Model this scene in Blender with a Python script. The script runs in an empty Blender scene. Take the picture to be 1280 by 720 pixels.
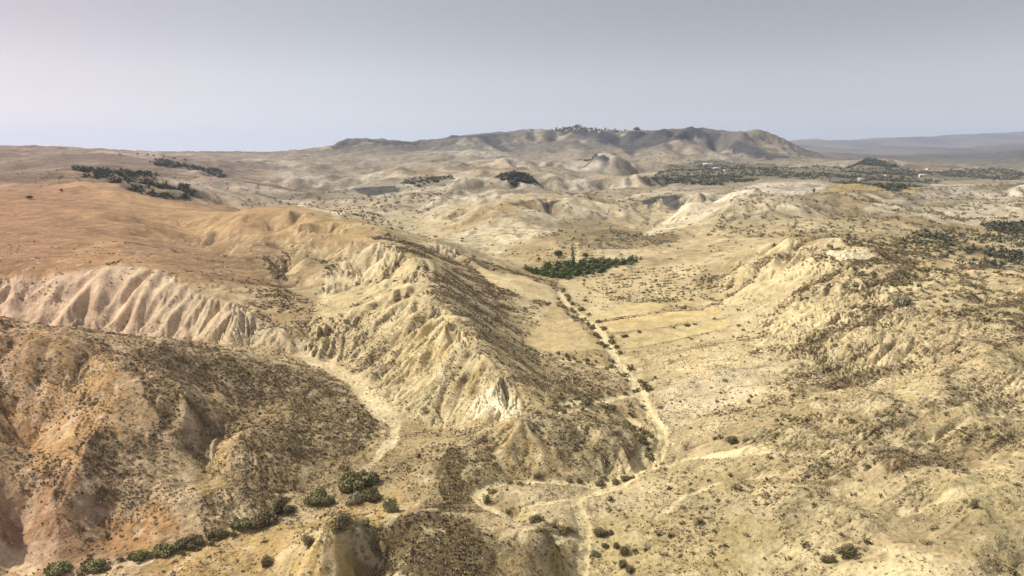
import bpy, math, random, time
import numpy as np
T0 = time.time()
rng = np.random.default_rng(7)
random.seed(7)
S = bpy.context.scene
COL = S.collection

# ------------------------------------------------------------------ camera
H = 100.0
HAZE = 4.2e-5
PITCH = math.radians(11.1)
F = 865.0                      # focal length in pixels of a 1280 wide frame
cam = bpy.data.cameras.new("camera")
cam.sensor_width = 36.0
cam.lens = F / 1280.0 * 36.0
cam.clip_start = 1.0
cam.clip_end = 90000.0
cam_ob = bpy.data.objects.new("camera", cam)
cam_ob.location = (0, 0, H)
cam_ob.rotation_euler = (math.pi / 2 - PITCH, 0, 0)
COL.objects.link(cam_ob)
S.camera = cam_ob

# ------------------------------------------------------------------ sky, sun, exposure
SUN_EL = math.radians(46.0)
SUN_AZ = math.radians(-74.0)   # from +Y towards +X: the sun stands to the left and a little ahead
W = bpy.data.worlds.new("World")
S.world = W
W.use_nodes = True
nt = W.node_tree
nt.nodes.clear()
wo = nt.nodes.new("ShaderNodeOutputWorld")
bg = nt.nodes.new("ShaderNodeBackground")
sky = nt.nodes.new("ShaderNodeTexSky")
tc = nt.nodes.new("ShaderNodeTexCoord")       # keep the look-up just above the horizon so that the dusty band goes right down
sp = nt.nodes.new("ShaderNodeSeparateXYZ"); mxn = nt.nodes.new("ShaderNodeMath"); mxn.operation = 'MAXIMUM'; mxn.inputs[1].default_value = 0.06
cb = nt.nodes.new("ShaderNodeCombineXYZ")
nt.links.new(tc.outputs['Generated'], sp.inputs[0]); nt.links.new(sp.outputs[0], cb.inputs[0]); nt.links.new(sp.outputs[1], cb.inputs[1])
nt.links.new(sp.outputs[2], mxn.inputs[0]); nt.links.new(mxn.outputs[0], cb.inputs[2])
sky.sky_type = 'NISHITA'
sky.sun_disc = False
nt.links.new(cb.outputs[0], sky.inputs[0])
sky.sun_elevation = SUN_EL
sky.sun_rotation = SUN_AZ
sky.altitude = 400
sky.air_density = 1.0
sky.dust_density = 1.2
sky.ozone_density = 1.0
hs = nt.nodes.new("ShaderNodeHueSaturation")   # dusty, nearly colourless summer sky
hs.inputs['Saturation'].default_value = 0.22
hs.inputs['Value'].default_value = 1.0
nt.links.new(sky.outputs[0], hs.inputs['Color'])
el = nt.nodes.new("ShaderNodeFloatCurve")        # milky at the horizon, greyer above it, raised overhead to add fill light
cv_ = el.mapping.curves[0]
cv_.points[0].location = (0.0, 0.53); cv_.points[1].location = (1.0, 0.68)
for q_ in ((0.07, 0.465), (0.20, 0.335), (0.36, 0.42), (0.60, 0.66)): cv_.points.new(*q_)
el.mapping.update()
nt.links.new(sp.outputs[2], el.inputs['Value'])
dbl = nt.nodes.new("ShaderNodeMath"); dbl.operation = 'MULTIPLY'; dbl.inputs[1].default_value = 2.0
nt.links.new(el.outputs[0], dbl.inputs[0])
vm = nt.nodes.new("ShaderNodeVectorMath"); vm.operation = 'SCALE'
nt.links.new(hs.outputs[0], vm.inputs[0]); nt.links.new(dbl.outputs[0], vm.inputs['Scale'])
# mauve light-leak cast painted into the sky colour, stronger on the sunward side
tr = nt.nodes.new("ShaderNodeMapRange"); tr.interpolation_type = 'SMOOTHSTEP'
tr.inputs['From Min'].default_value = -0.15; tr.inputs['From Max'].default_value = -0.75; tr.inputs['To Min'].default_value = 0.0; tr.inputs['To Max'].default_value = 1.0
nt.links.new(sp.outputs[0], tr.inputs['Value'])
tm_ = nt.nodes.new("ShaderNodeMix"); tm_.data_type = 'RGBA'
i_a = [s_ for s_ in tm_.inputs if s_.type == 'RGBA']; i_a[0].default_value = (1.0, .99, 1.012, 1); i_a[1].default_value = (0.99, .84, .875, 1)
nt.links.new(tr.outputs[0], tm_.inputs[0])
vt = nt.nodes.new("ShaderNodeVectorMath"); vt.operation = 'MULTIPLY'
nt.links.new(vm.outputs[0], vt.inputs[0]); nt.links.new([s_ for s_ in tm_.outputs if s_.type == 'RGBA'][0], vt.inputs[1])
nt.links.new(vt.outputs[0], bg.inputs['Color'])
bg.inputs['Strength'].default_value = 0.10
nt.links.new(bg.outputs[0], wo.inputs['Surface'])

sl = bpy.data.lights.new("sun", 'SUN')
sl.energy = 4.5
sl.angle = math.radians(0.55)
sl.color = (1.0, 0.94, 0.81)
so = bpy.data.objects.new("sun", sl)
sd = (math.sin(SUN_AZ) * math.cos(SUN_EL), math.cos(SUN_AZ) * math.cos(SUN_EL), math.sin(SUN_EL))
from mathutils import Vector
so.rotation_euler = Vector(sd).to_track_quat('Z', 'Y').to_euler()
so.location = (-300, 100, 400)
COL.objects.link(so)

S.view_settings.view_transform = 'Standard'
S.view_settings.look = 'None'
S.view_settings.exposure = 0.36
S.view_settings.gamma = 1.0
S.view_settings.use_curve_mapping = False
S.cycles.max_bounces = 4
S.cycles.diffuse_bounces = 2
S.cycles.volume_bounces = 1
S.cycles.use_denoising = True
S.cycles.denoiser = 'OPENIMAGEDENOISE'
S.cycles.denoising_input_passes = 'RGB_ALBEDO_NORMAL'
S.cycles.denoising_prefilter = 'ACCURATE'
S.cycles.use_adaptive_sampling = True
S.cycles.adaptive_threshold = 0.02

# ------------------------------------------------------------------ noise
def _h(ix, iy, seed):
    h = ix.astype(np.uint32) * np.uint32(374761393) + iy.astype(np.uint32) * np.uint32(668265263) + np.uint32((seed * 2246822519 + 977) & 0xffffffff)
    h = (h ^ (h >> np.uint32(13))) * np.uint32(1274126177)
    return h ^ (h >> np.uint32(16))

def perlin(x, y, seed=0):
    fx = np.floor(x); fy = np.floor(y)
    ix = fx.astype(np.int64); iy = fy.astype(np.int64)
    dx = (x - fx).astype(np.float32); dy = (y - fy).astype(np.float32)
    u = dx * dx * dx * (dx * (dx * 6 - 15) + 10)
    v = dy * dy * dy * (dy * (dy * 6 - 15) + 10)
    def g(a, b, px, py):
        ang = _h(a, b, seed).astype(np.float32) * np.float32(2 * math.pi / 4294967296.0)
        return np.cos(ang) * px + np.sin(ang) * py
    n00 = g(ix, iy, dx, dy); n10 = g(ix + 1, iy, dx - 1, dy)
    n01 = g(ix, iy + 1, dx, dy - 1); n11 = g(ix + 1, iy + 1, dx - 1, dy - 1)
    a = n00 + u * (n10 - n00); b = n01 + u * (n11 - n01)
    return (a + v * (b - a)) * 1.5

def fbm(x, y, sc, octv=4, seed=0, gain=0.5):
    t = 0; a = 1.0; s = 0; f = 1.0 / sc
    for o in range(octv):
        t = t + a * perlin(x * f + 17.3 * o, y * f - 9.1 * o, seed + o)
        s += a; a *= gain; f *= 2.03
    return t / s

def sstep(a, b, x):
    t = np.clip((x - a) / (b - a), 0, 1)
    return t * t * (3 - 2 * t)

def mix(a, b, t):
    return a + (b - a) * t

# ------------------------------------------------------------------ from the survey of the valley to points on the ground
CP, SP = math.cos(PITCH), math.sin(PITCH)
def tanA(py):
    return math.tan(PITCH + math.atan((py - 360.0) / F))
def xof(px, D, z):
    return (px - 640.0) / F * (D * CP + (H - z) * SP)
OFF = 60.0
def P(px, py, D=None, z=None):
    t = tanA(py)
    if D is None:
        D = (H - z) / t
    zz = H - D * t
    return (xof(px, D, zz), D, zz)
def G(px, D, z):
    return (xof(px, D, z), D, z)

CTRL = []
def line(*pts, z=None):
    """a ridge or valley line: (px,py,D) or (px,py) with z given; densified"""
    out = []
    for p in pts:
        if z is not None:
            out.append(P(p[0], p[1], z=z))
        elif len(p) == 3:
            out.append(P(p[0], p[1], D=p[2]))
    for a, b in zip(out[:-1], out[1:]):
        du = abs(a[0] / (a[1] + OFF) - b[0] / (b[1] + OFF)) + abs(math.log((a[1] + OFF) / (b[1] + OFF)))
        n = max(1, int(du / 0.05))
        for k in range(n):
            t = k / n
            CTRL.append(tuple(a[i] + (b[i] - a[i]) * t for i in range(3)))
    CTRL.append(out[-1])
def vline(*pts):
    """points as (px, py, z)"""
    q = []
    for px, py, z in pts:
        p = P(px, py, z=z); q.append((px, py, p[1]))
    line(*q)
def at(*pts):
    for px, py, D in pts: CTRL.append(P(px, py, D=D))
def atz(*pts):
    for px, py, z in pts: CTRL.append(P(px, py, z=z))
def gd(*pts):
    for px, D, z in pts: CTRL.append(G(px, D, z))
# ------------------------------------------------------------------ lie of the land
# main valley floor
vline((720, 760, -0.5), (725, 720, 0), (728, 650, 0), (785, 608, 0), (822, 578, 0.5), (836, 550, 1), (818, 510, 1), (800, 490, 2), (770, 435, 3), (735, 400, 4), (690, 358, 5), (680, 340, 6), (720, 338, 6.5), (770, 328, 8))
atz((660, 630, 2), (700, 600, 1.5), (640, 650, 0.5), (860, 400, 8), (880, 425, 8), (830, 380, 7), (860, 470, 6), (880, 520, 6), (900, 560, 5.5), (820, 650, 2.5), (820, 720, 2), (700, 720, 2.5), (735, 440, 3), (740, 480, 2))
# left side valley
vline((395, 405, 16), (390, 430, 11), (385, 445, 8), (420, 470, 6), (450, 490, 5), (490, 525, 4), (440, 590, 2), (380, 620, 1), (330, 650, 0), (200, 690, 0), (80, 712, -1), (-60, 735, -2))
atz((480, 560, 3.5), (500, 610, 2.5), (470, 640, 2), (550, 600, 4), (540, 565, 6), (420, 640, 1), (300, 690, 0), (250, 715, 0), (60, 725, -1), (340, 700, 0.5))
# near left hill
line((-150, 395, 225), (0, 405, 235), (100, 412, 245), (200, 425, 255), (300, 440, 268), (400, 470, 272))
atz((455, 512, 6), (440, 545, 5), (300, 540, 14), (240, 500, 21), (200, 640, 4), (280, 610, 6), (380, 570, 6), (400, 520, 8), (320, 480, 15))
line((90, 414, 240), (130, 490, 214), (105, 560, 187), (70, 640, 166))
line((-60, 440, 222), (-20, 540, 188), (-30, 620, 162))
at((170, 570, 191), (30, 560, 198), (20, 660, 166), (130, 660, 170), (0, 700, 156), (-150, 600, 175), (-150, 700, 150))
line((265, 470, 245), (275, 540, 215), (262, 600, 190))
# long pale gullied ridge behind it
line((-150, 352, 370), (0, 352, 374), (60, 345, 378), (150, 335, 385), (190, 340, 380), (230, 358, 365), (265, 375, 350), (300, 398, 335), (345, 428, 318))
gd((-120, 332, 11), (0, 334, 11), (60, 338, 10.5), (120, 342, 10), (180, 340, 9.5), (230, 330, 9), (280, 318, 9), (0, 295, 10), (120, 300, 9), (230, 300, 8.5), (340, 300, 9))
# ochre slopes above
line((-150, 300, 520), (0, 300, 520), (100, 308, 490), (150, 302, 500))
at((0, 270, 650), (100, 262, 680), (0, 242, 820), (180, 285, 620), (280, 291, 600), (200, 248, 880), (150, 262, 740))
line((-150, 226, 900), (0, 232, 890), (50, 229, 900), (95, 223, 910), (150, 236, 900))
line((155, 325, 440), (220, 330, 440), (300, 341, 430), (350, 360, 400), (400, 385, 362))
line((240, 285, 700), (270, 302, 600), (285, 320, 540))
gd((345, 450, 18), (370, 420, 18))
at((235, 262, 820))
# central ridge
line((300, 262, 690), (330, 263, 660), (360, 267, 640), (430, 278, 570), (465, 298, 500), (495, 318, 430), (525, 345, 380), (555, 386, 318), (580, 413, 288), (600, 445, 262), (625, 475, 245), (648, 497, 236), (660, 515, 228))
at((560, 340, 430), (600, 366, 410), (640, 400, 380), (655, 440, 330), (690, 480, 285), (620, 331, 520), (560, 310, 560), (500, 290, 640), (660, 422, 355), (440, 268, 720), (390, 258, 760))
at((440, 345, 440), (410, 368, 402), (480, 380, 352), (520, 432, 290), (530, 482, 260), (590, 478, 252), (440, 440, 308), (480, 472, 277), (600, 522, 229), (565, 532, 236), (555, 430, 284), (500, 345, 405), (350, 300, 600), (358, 318, 535), (366, 342, 480), (405, 305, 545), (402, 332, 470))
line((300, 263, 690), (318, 284, 590), (333, 314, 508), (343, 345, 448))
line((375, 268, 630), (382, 294, 530), (388, 324, 464), (394, 352, 418))
line((430, 278, 570), (428, 306, 492), (420, 338, 438))
line((600, 342, 490), (650, 352, 470), (690, 361, 478))
# spur below the bright mound
line((660, 517, 222), (700, 530, 219), (750, 545, 214), (778, 568, 208))
at((632, 542, 213))
atz((650, 585, 2.5), (600, 592, 3.5), (700, 588, 2), (760, 585, 1), (590, 560, 7))
# dark shrubby mound at the bottom
line((450, 675, 144), (500, 650, 152), (545, 637, 160), (590, 645, 154), (640, 660, 149), (690, 675, 148))
at((560, 690, 140), (640, 695, 143), (500, 710, 132))
atz((700, 690, 3.5), (716, 676, 1.5), (560, 615, 4), (575, 628, 4.0), (625, 643, 1.5))
at((408, 667, 143))
atz((330, 722, 1.5), (450, 740, 3), (380, 760, 4), (470, 690, 9))
# right hill
line((900, 318, 590), (940, 310, 560), (985, 302, 520), (1030, 308, 480), (1060, 318, 450), (1100, 335, 420), (1150, 350, 390), (1200, 372, 350), (1280, 402, 310), (1400, 440, 270))
line((1030, 310, 478), (1000, 365, 400), (965, 415, 345))
at((1090, 378, 352), (1080, 430, 288), (1010, 420, 322), (930, 420, 335), (960, 470, 262), (1050, 480, 246), (1150, 470, 246), (1280, 480, 225), (1000, 540, 206), (1150, 560, 190), (1280, 560, 180), (1280, 640, 152), (1200, 650, 150), (1100, 620, 168), (1000, 620, 173), (900, 640, 170), (950, 700, 150), (1100, 712, 142), (1280, 720, 130), (1420, 600, 165), (1180, 420, 295), (900, 470, 272), (1400, 500, 215))
line((870, 330, 570), (900, 362, 470), (880, 385, 420))
line((1130, 352, 395), (1130, 390, 330), (1160, 440, 270))
gd((1100, 570, 19), (1200, 500, 17), (1280, 460, 16))
at((1280, 312, 600), (1200, 302, 640), (1120, 302, 650), (900, 312, 620), (1180, 330, 520))
gd((840, 728, 9), (790, 720, 10), (800, 640, 8))
# hill behind it
line((860, 268, 880), (900, 258, 900), (950, 247, 920), (1010, 240, 930), (1060, 246, 900), (1110, 262, 860), (1180, 280, 800), (1280, 293, 760), (1400, 300, 740))
at((1000, 270, 800), (950, 291, 690), (1050, 291, 680), (910, 285, 740))
gd((1000, 1150, 20), (850, 1050, 10), (1180, 950, 12))
at((1200, 256, 1100), (1280, 263, 1000))
line((1010, 235, 1450), (1060, 231, 1500), (1130, 238, 1450))
# white badlands
line((840, 262, 1000), (880, 249, 1160), (920, 236, 1400), (980, 228, 1500), (1030, 231, 1550))
at((835, 283, 880), (880, 271, 980), (930, 256, 1060))
# orchard bench
at((800, 222, 2200), (860, 212, 2500), (950, 212, 2500), (1020, 213, 2550), (1100, 215, 2600), (1200, 218, 2600), (1280, 222, 2600), (1400, 224, 2600), (900, 226, 1850))
at((1090, 200, 3000), (1060, 211, 2900), (1125, 211, 2900))
# terraced hill in the middle
line((540, 300, 760), (570, 278, 830), (600, 259, 900), (625, 248, 950), (680, 246, 1050), (760, 248, 1050), (820, 256, 1000))
at((560, 295, 740), (610, 290, 760), (700, 285, 800), (760, 291, 760))
atz((600, 322, 7), (660, 316, 8), (720, 312, 9), (560, 318, 9))
gd((650, 1250, 15), (740, 1250, 17))
# layered badlands further up
at((830, 233, 1650), (330, 246, 1300), (300, 235, 1600), (500, 207, 2900), (400, 208, 2800), (300, 212, 2500))
# successive eroded ridges that cross the view, each with a steep face towards the near side
FACES = []
def scarp(crest, foot_d, foot_z, back_d, back_z):
    line(*crest)
    line_f = []
    for px, py, D in crest:
        CTRL.append(G(px, D - foot_d, foot_z)); CTRL.append(G(px, D + back_d, back_z))
    xs_ = [p[0] for p in crest]
    fy = [360 + F * math.tan(math.atan((H - foot_z) / (p[2] - foot_d)) - PITCH) for p in crest]
    FACES.append([(p[0], p[1] + 1.5) for p in crest] + [(x, y) for x, y in zip(xs_[::-1], fy[::-1])])
scarp([(350, 264, 960), (385, 254, 1030), (425, 260, 1000), (470, 249, 1080), (520, 241, 1150), (565, 247, 1120)], 85, 13, 190, 14)
scarp([(555, 229, 1600), (600, 222, 1650), (645, 227, 1600), (700, 219, 1700), (755, 226, 1620), (800, 221, 1680)], 110, 19, 250, 24)
scarp([(330, 223, 1900), (380, 214, 2000), (430, 219, 1950), (480, 211, 2050), (530, 217, 2000), (590, 209, 2100)], 130, 24, 300, 34)
scarp([(600, 205, 2750), (640, 202, 2800), (690, 198, 2900), (740, 204, 2800), (790, 199, 2900)], 170, 37, 330, 50)
scarp([(1100, 244, 1250), (1150, 238, 1330), (1200, 233, 1400), (1245, 237, 1350), (1300, 230, 1450)], 95, 16, 240, 16)
# left skyline
line((-160, 176, 2200), (-60, 181, 2200), (0, 187, 2200), (40, 191, 2200), (90, 188.5, 2200), (150, 192, 2250), (200, 195, 2300), (270, 203, 2500), (330, 205, 2900))
at((0, 215, 1500), (100, 207, 1600), (-150, 215, 1500), (200, 205, 1750), (270, 221, 1500), (215, 207, 1800), (240, 213, 1650))
line((40, 222, 1050), (90, 212, 1150), (180, 222, 1100), (262, 244, 1020))
gd((0, 1180, 55), (240, 1280, 42))
# the ridge that carries the town
line((405, 189, 4100), (418, 184.5, 4000), (437, 175, 4000), (483, 174.5, 4100), (514, 175.5, 4200), (522, 173.5, 4200), (549, 173, 4300), (564, 167.5, 4300), (581, 167, 4300), (606, 168.5, 4400), (636, 165, 4500), (659, 161, 4500), (697, 161.5, 4600), (722, 160, 4600), (745, 162, 4600), (780, 164.5, 4600), (815, 163.5, 4500), (830, 165, 4400), (845, 160, 4300), (860, 157, 4300), (877, 164, 4200), (905, 171, 4200), (925, 168, 4200), (940, 172, 4200), (955, 180, 4200), (985, 192, 4200), (1010, 197, 4200))
at((640, 183, 3900), (700, 190, 3600), (600, 195, 3500), (750, 200, 3200), (820, 204, 3000), (880, 199, 3400), (935, 204, 3200), (990, 206, 3200), (480, 190, 3500), (440, 192, 3500))
line((581, 167, 4300), (590, 180, 3900), (600, 193, 3500))
line((659, 161, 4500), (655, 176, 4100), (640, 190, 3700))
line((722, 160, 4600), (715, 176, 4100), (700, 192, 3600))
line((860, 160, 4300), (850, 176, 3950), (838, 192, 3600))
line((925, 168, 4200), (915, 180, 3900), (900, 196, 3600))
line((437, 175, 4000), (450, 186, 3700))
at((625, 182, 4050), (690, 181, 4200), (770, 180, 4250), (800, 182, 4050), (888, 184, 3950), (500, 186, 3800), (545, 185, 3900))
gd((700, 5600, 90), (500, 5500, 80), (900, 5500, 60))
# far country
at((300, 194, 6000), (345, 192, 6500), (400, 190, 6000), (-100, 192, 6000), (100, 192, 7000))
gd((1000, 6000, 5), (1280, 5000, -20), (1280, 7000, -15), (1120, 6500, -20))
line((985, 194, 7200), (1040, 193, 7400), (1090, 195.5, 7500), (1150, 193, 7600), (1200, 195, 7400), (1280, 191, 7200), (1420, 190, 7200))
line((960, 186.5, 10500), (1010, 183.5, 10800), (1060, 187, 11000), (1120, 183.5, 11200), (1170, 186.5, 11300), (1230, 180, 11500), (1290, 178, 11500), (1420, 176, 11500))
line((960, 181, 15500), (985, 179, 15500), (1020, 176, 16000), (1050, 179, 16000), (1090, 176, 16500), (1120, 173, 17000), (1160, 171, 17500), (1190, 172.5, 17500), (1230, 166, 18000), (1260, 164.5, 18000), (1290, 161.5, 18000), (1420, 160, 18000))
gd((1000, 8800, -10), (1150, 9000, -10), (1290, 9000, -5), (1420, 9000, 0), (1000, 13000, 0), (1150, 13500, 0), (1290, 14000, 20), (1420, 14000, 20), (1290, 5000, -20), (1150, 5200, -15))
at((1200, 200, 5900), (1280, 199, 5900), (1150, 203, 5600))
gd((640, 18000, 60), (0, 18000, 60), (300, 15000, 60), (1280, 24000, 100), (0, 24000, 0), (640, 24000, 0))
# beyond the frame, near the camera
gd((0, 70, -2), (640, 60, 0), (1280, 70, 10))
CTRL = np.array(CTRL)

# ------------------------------------------------------------------ terrain grid (fine near the camera, coarser far off)
D_rows = [62.0]
while D_rows[-1] < 24000:
    d = D_rows[-1]
    if d < 120: st = 0.6
    else: st = min(max(0.3, d * d / 86500.0 * 0.85), 0.0042 * d)
    D_rows.append(d + st)
D_rows = np.array(D_rows)
uc = np.arange(-0.86, 0.86, 1.25 / F)
u_cols = np.concatenate([np.arange(-1.5, -0.86, 6 / F), uc, np.arange(0.86 + 1.35 / F, 1.5, 6 / F)])
NU, ND = len(u_cols), len(D_rows)
print("grid", NU, ND, NU * ND)
UU, DD = np.meshgrid(u_cols, D_rows)
X = UU * (DD + OFF); Y = DD

# base height: linear-kernel RBF in (u, ln D), evaluated coarsely then interpolated
def uv(x, D):
    return x / (D + OFF), np.log(D + OFF)
cu, cv = uv(CTRL[:, 0], CTRL[:, 1])
EPS = 0.012
def kern(a, b):
    return np.sqrt((a[:, None, 0] - b[None, :, 0]) ** 2 + (a[:, None, 1] - b[None, :, 1]) ** 2 + EPS * EPS)
cpt = np.stack([cu, cv], 1)
n = len(cpt)
scale_z = CTRL[:, 2] / (CTRL[:, 1] + OFF)      # angle-like height keeps near and far balanced
A = np.zeros((n + 3, n + 3)); A[:n, :n] = -kern(cpt, cpt) - np.eye(n) * 1e-4
A[:n, n] = 1; A[:n, n + 1:] = cpt; A[n, :n] = 1; A[n + 1:, :n] = cpt.T
rhs = np.zeros(n + 3); rhs[:n] = scale_z
wgt = np.linalg.solve(A, rhs)
gu = np.linspace(-1.52, 1.52, 760)
gv = np.linspace(math.log(60 + OFF), math.log(25000 + OFF), 620)
GU, GV = np.meshgrid(gu, gv)
q = np.stack([GU.ravel(), GV.ravel()], 1)
bz = np.empty(len(q))
for i in range(0, len(q), 20000):
    qq = q[i:i + 20000]
    bz[i:i + 20000] = -kern(qq, cpt) @ wgt[:n] + wgt[n] + qq @ wgt[n + 1:]
bz = bz.reshape(GU.shape)
def coarse(field, u, v):
    fi = np.clip((v - gv[0]) / (gv[1] - gv[0]), 0, len(gv) - 1.001)
    fj = np.clip((u - gu[0]) / (gu[1] - gu[0]), 0, len(gu) - 1.001)
    i = fi.astype(int); j = fj.astype(int); a = fi - i; b = fj - j
    return (field[i, j] * (1 - a) * (1 - b) + field[i + 1, j] * a * (1 - b) + field[i, j + 1] * (1 - a) * b + field[i + 1, j + 1] * a * b)
# separable interpolation to the fine grid with smoothing cubic (Catmull-Rom)
def cubic_axis(arr, f, axis):
    arr = np.moveaxis(arr, axis, 0)
    f = np.clip(f, 1, arr.shape[0] - 2.001); i = f.astype(int); t = (f - i)[:, None]
    p0, p1, p2, p3 = arr[i - 1], arr[i], arr[i + 1], arr[np.minimum(i + 2, arr.shape[0] - 1)]
    # B-spline weights: smooth second derivatives
    r = ((1 - t) ** 3 * p0 + (3 * t ** 3 - 6 * t ** 2 + 4) * p1 + (-3 * t ** 3 + 3 * t ** 2 + 3 * t + 1) * p2 + t ** 3 * p3) / 6
    return np.moveaxis(r, 0, axis)
fv = (np.log(D_rows + OFF) - gv[0]) / (gv[1] - gv[0])
fu = (u_cols - gu[0]) / (gu[1] - gu[0])
Z = cubic_axis(cubic_axis(bz, fv, 0), fu, 1) * (DD + OFF)
print("base", time.time() - T0)

dU = np.gradient(u_cols)[None, :]; dD = np.gradient(D_rows)[:, None]
def grad(z):
    zu = np.gradient(z, axis=1) / dU; zd = np.gradient(z, axis=0) / dD
    zx = zu / (DD + OFF)
    return zx, zd - zx * UU

def sample(field, x, y):
    """bilinear look-up of a grid field at world points"""
    x = np.asarray(x, float); y = np.asarray(y, float)
    i = np.clip(np.searchsorted(D_rows, y) - 1, 0, ND - 2)
    a = np.clip((y - D_rows[i]) / (D_rows[i + 1] - D_rows[i]), 0, 1)
    u = x / (y + OFF)
    j = np.clip(np.searchsorted(u_cols, u) - 1, 0, NU - 2)
    b = np.clip((u - u_cols[j]) / (u_cols[j + 1] - u_cols[j]), 0, 1)
    return field[i, j] * (1 - a) * (1 - b) + field[i + 1, j] * a * (1 - b) + field[i, j + 1] * (1 - a) * b + field[i + 1, j + 1] * a * b

def hit(px, py, z=None):
    """where the sight line through a point of the survey photograph meets the land"""
    z = Z if z is None else z
    t = tanA(py); D = D_rows[D_rows > 100]
    zr = H - D * t
    x = (px - 640.0) / F * (D * CP + (H - zr) * SP)
    zt = sample(z, x, D)
    k = np.nonzero(zr < zt)[0]
    if len(k) == 0: return None
    k = k[0]
    if k == 0: return (x[0], D[0])
    g0 = zr[k - 1] - zt[k - 1]; g1 = zr[k] - zt[k]; s = g0 / (g0 - g1)
    return (x[k - 1] + (x[k] - x[k - 1]) * s, D[k - 1] + (D[k] - D[k - 1]) * s)
def hit_near(px, py):
    for k in range(9):                                     # a point just above a skyline belongs to the crest under it
        p = hit(px, py + k)
        if p is not None and p[1] < 23000: return p
    return None
def hits(pts):
    r = [hit_near(p[0], p[1]) for p in pts]
    return [p for p in r if p is not None]

# ------------------------------------------------------------------ areas and lines on the ground
def to_s(x, y):
    return x / (y + OFF) * F, np.log(y + OFF) * F      # one unit is about one pixel across
SX, SY = to_s(X, Y)
def _segdist(px, py, a, b):
    abx, aby = b[0] - a[0], b[1] - a[1]; L = abx * abx + aby * aby + 1e-9
    t = np.clip(((px - a[0]) * abx + (py - a[1]) * aby) / L, 0, 1)
    return np.hypot(px - a[0] - t * abx, py - a[1] - t * aby)
def area(pts, soft=8.0, wob=6.0, wsc=30.0, seed=3):
    """soft-edged mask of a polygon whose corners were read off the photograph and set down on the land"""
    w = hits(pts)
    out = np.zeros_like(Z, dtype=np.float32)
    if len(w) < 3: return out
    q = [to_s(np.array(a), np.array(b)) for a, b in w]
    q = [(float(a), float(b)) for a, b in q]
    m = soft + wob * 1.5
    x0, x1 = min(a for a, b in q) - m, max(a for a, b in q) + m
    y0, y1 = min(b for a, b in q) - m, max(b for a, b in q) + m
    j0, j1 = np.searchsorted(u_cols * F, [x0, x1]); i0, i1 = np.searchsorted(np.log(D_rows + OFF) * F, [y0, y1])
    if j1 <= j0 or i1 <= i0: return out
    sx = SX[i0:i1, j0:j1]; sy = SY[i0:i1, j0:j1]
    ins = np.zeros(sx.shape, bool); dmin = np.full(sx.shape, 1e9)
    for k in range(len(q)):
        a, b = q[k], q[(k + 1) % len(q)]
        dmin = np.minimum(dmin, _segdist(sx, sy, a, b))
        c = ((a[1] > sy) != (b[1] > sy)) & (sx < (b[0] - a[0]) * (sy - a[1]) / (b[1] - a[1] + 1e-12) + a[0])
        ins ^= c
    sdist = np.where(ins, dmin, -dmin)
    if wob > 0: sdist = sdist + wob * fbm(sx, sy, wsc, 3, seed) * 1.6
    out[i0:i1, j0:j1] = sstep(-soft, soft, sdist)
    return out
def stroke(pts, width, soft=None, wob=0.0, wsc=20.0, seed=5):
    """mask along a line; width in metres, so distance in world space"""
    w = hits(pts)
    out = np.zeros_like(Z, dtype=np.float32)
    if len(w) < 2: return out
    w = smooth(w)
    soft = width * 0.5 if soft is None else soft
    for a, b in zip(w[:-1], w[1:]):
        m = width + soft + wob * 2
        yl, yh = min(a[1], b[1]) - m, max(a[1], b[1]) + m
        i0, i1 = np.searchsorted(D_rows, [yl, yh])
        if i1 <= i0: continue
        xl, xh = min(a[0], b[0]) - m, max(a[0], b[0]) + m
        us = [xl / (yl + OFF), xl / (yh + OFF), xh / (yl + OFF), xh / (yh + OFF)]
        j0, j1 = np.searchsorted(u_cols, [min(us), max(us)])
        if j1 <= j0: continue
        x = X[i0:i1, j0:j1]; y = Y[i0:i1, j0:j1]
        d = _segdist(x, y, a, b)
        if wob > 0: d = d + wob * fbm(x, y, wsc, 3, seed)
        out[i0:i1, j0:j1] = np.maximum(out[i0:i1, j0:j1], 1 - sstep(width * 0.5 - soft * 0.5, width * 0.5 + soft * 0.5, d))
    return out
def smooth(w, it=2):
    for _ in range(it):
        r = [w[0]]
        for a, b in zip(w[:-1], w[1:]):
            r += [(a[0] * .75 + b[0] * .25, a[1] * .75 + b[1] * .25), (a[0] * .25 + b[0] * .75, a[1] * .25 + b[1] * .75)]
        w = r + [w[-1]]
    return w
def union(*m):
    o = m[0]
    for k in m[1:]: o = np.maximum(o, k)
    return o
# ------------------------------------------------------------------ erosion: gullies that run down the local slope
def gully(x, y, gx, gy, wl, seed):
    cs = wl * 1.5
    px = x / cs; py = y / cs
    ix = np.floor(px); iy = np.floor(py)
    g = np.sqrt(gx * gx + gy * gy) + 1e-6
    tx = (-gy / g).astype(np.float32); ty = (gx / g).astype(np.float32)      # along the contour
    num = np.zeros(x.shape, np.float32); den = np.full(x.shape, 1e-6, np.float32)
    for oy in (-1, 0, 1):
        for ox in (-1, 0, 1):
            cx = (ix + ox).astype(np.int64); cy = (iy + oy).astype(np.int64)
            h = _h(cx, cy, seed)
            jx = (h & np.uint32(0xffff)).astype(np.float32) / 65535.0
            jy = (h >> np.uint32(16)).astype(np.float32) / 65535.0
            vx = (px - (ix + ox)).astype(np.float32) - jx; vy = (py - (iy + oy)).astype(np.float32) - jy
            d2 = vx * vx + vy * vy
            w = np.maximum(0, 1 - d2 / 1.9) ** 2
            ph = (vx * tx + vy * ty) * np.float32(2 * math.pi * 1.5)
            num += w * np.cos(ph); den += w
    return num / den

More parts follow.
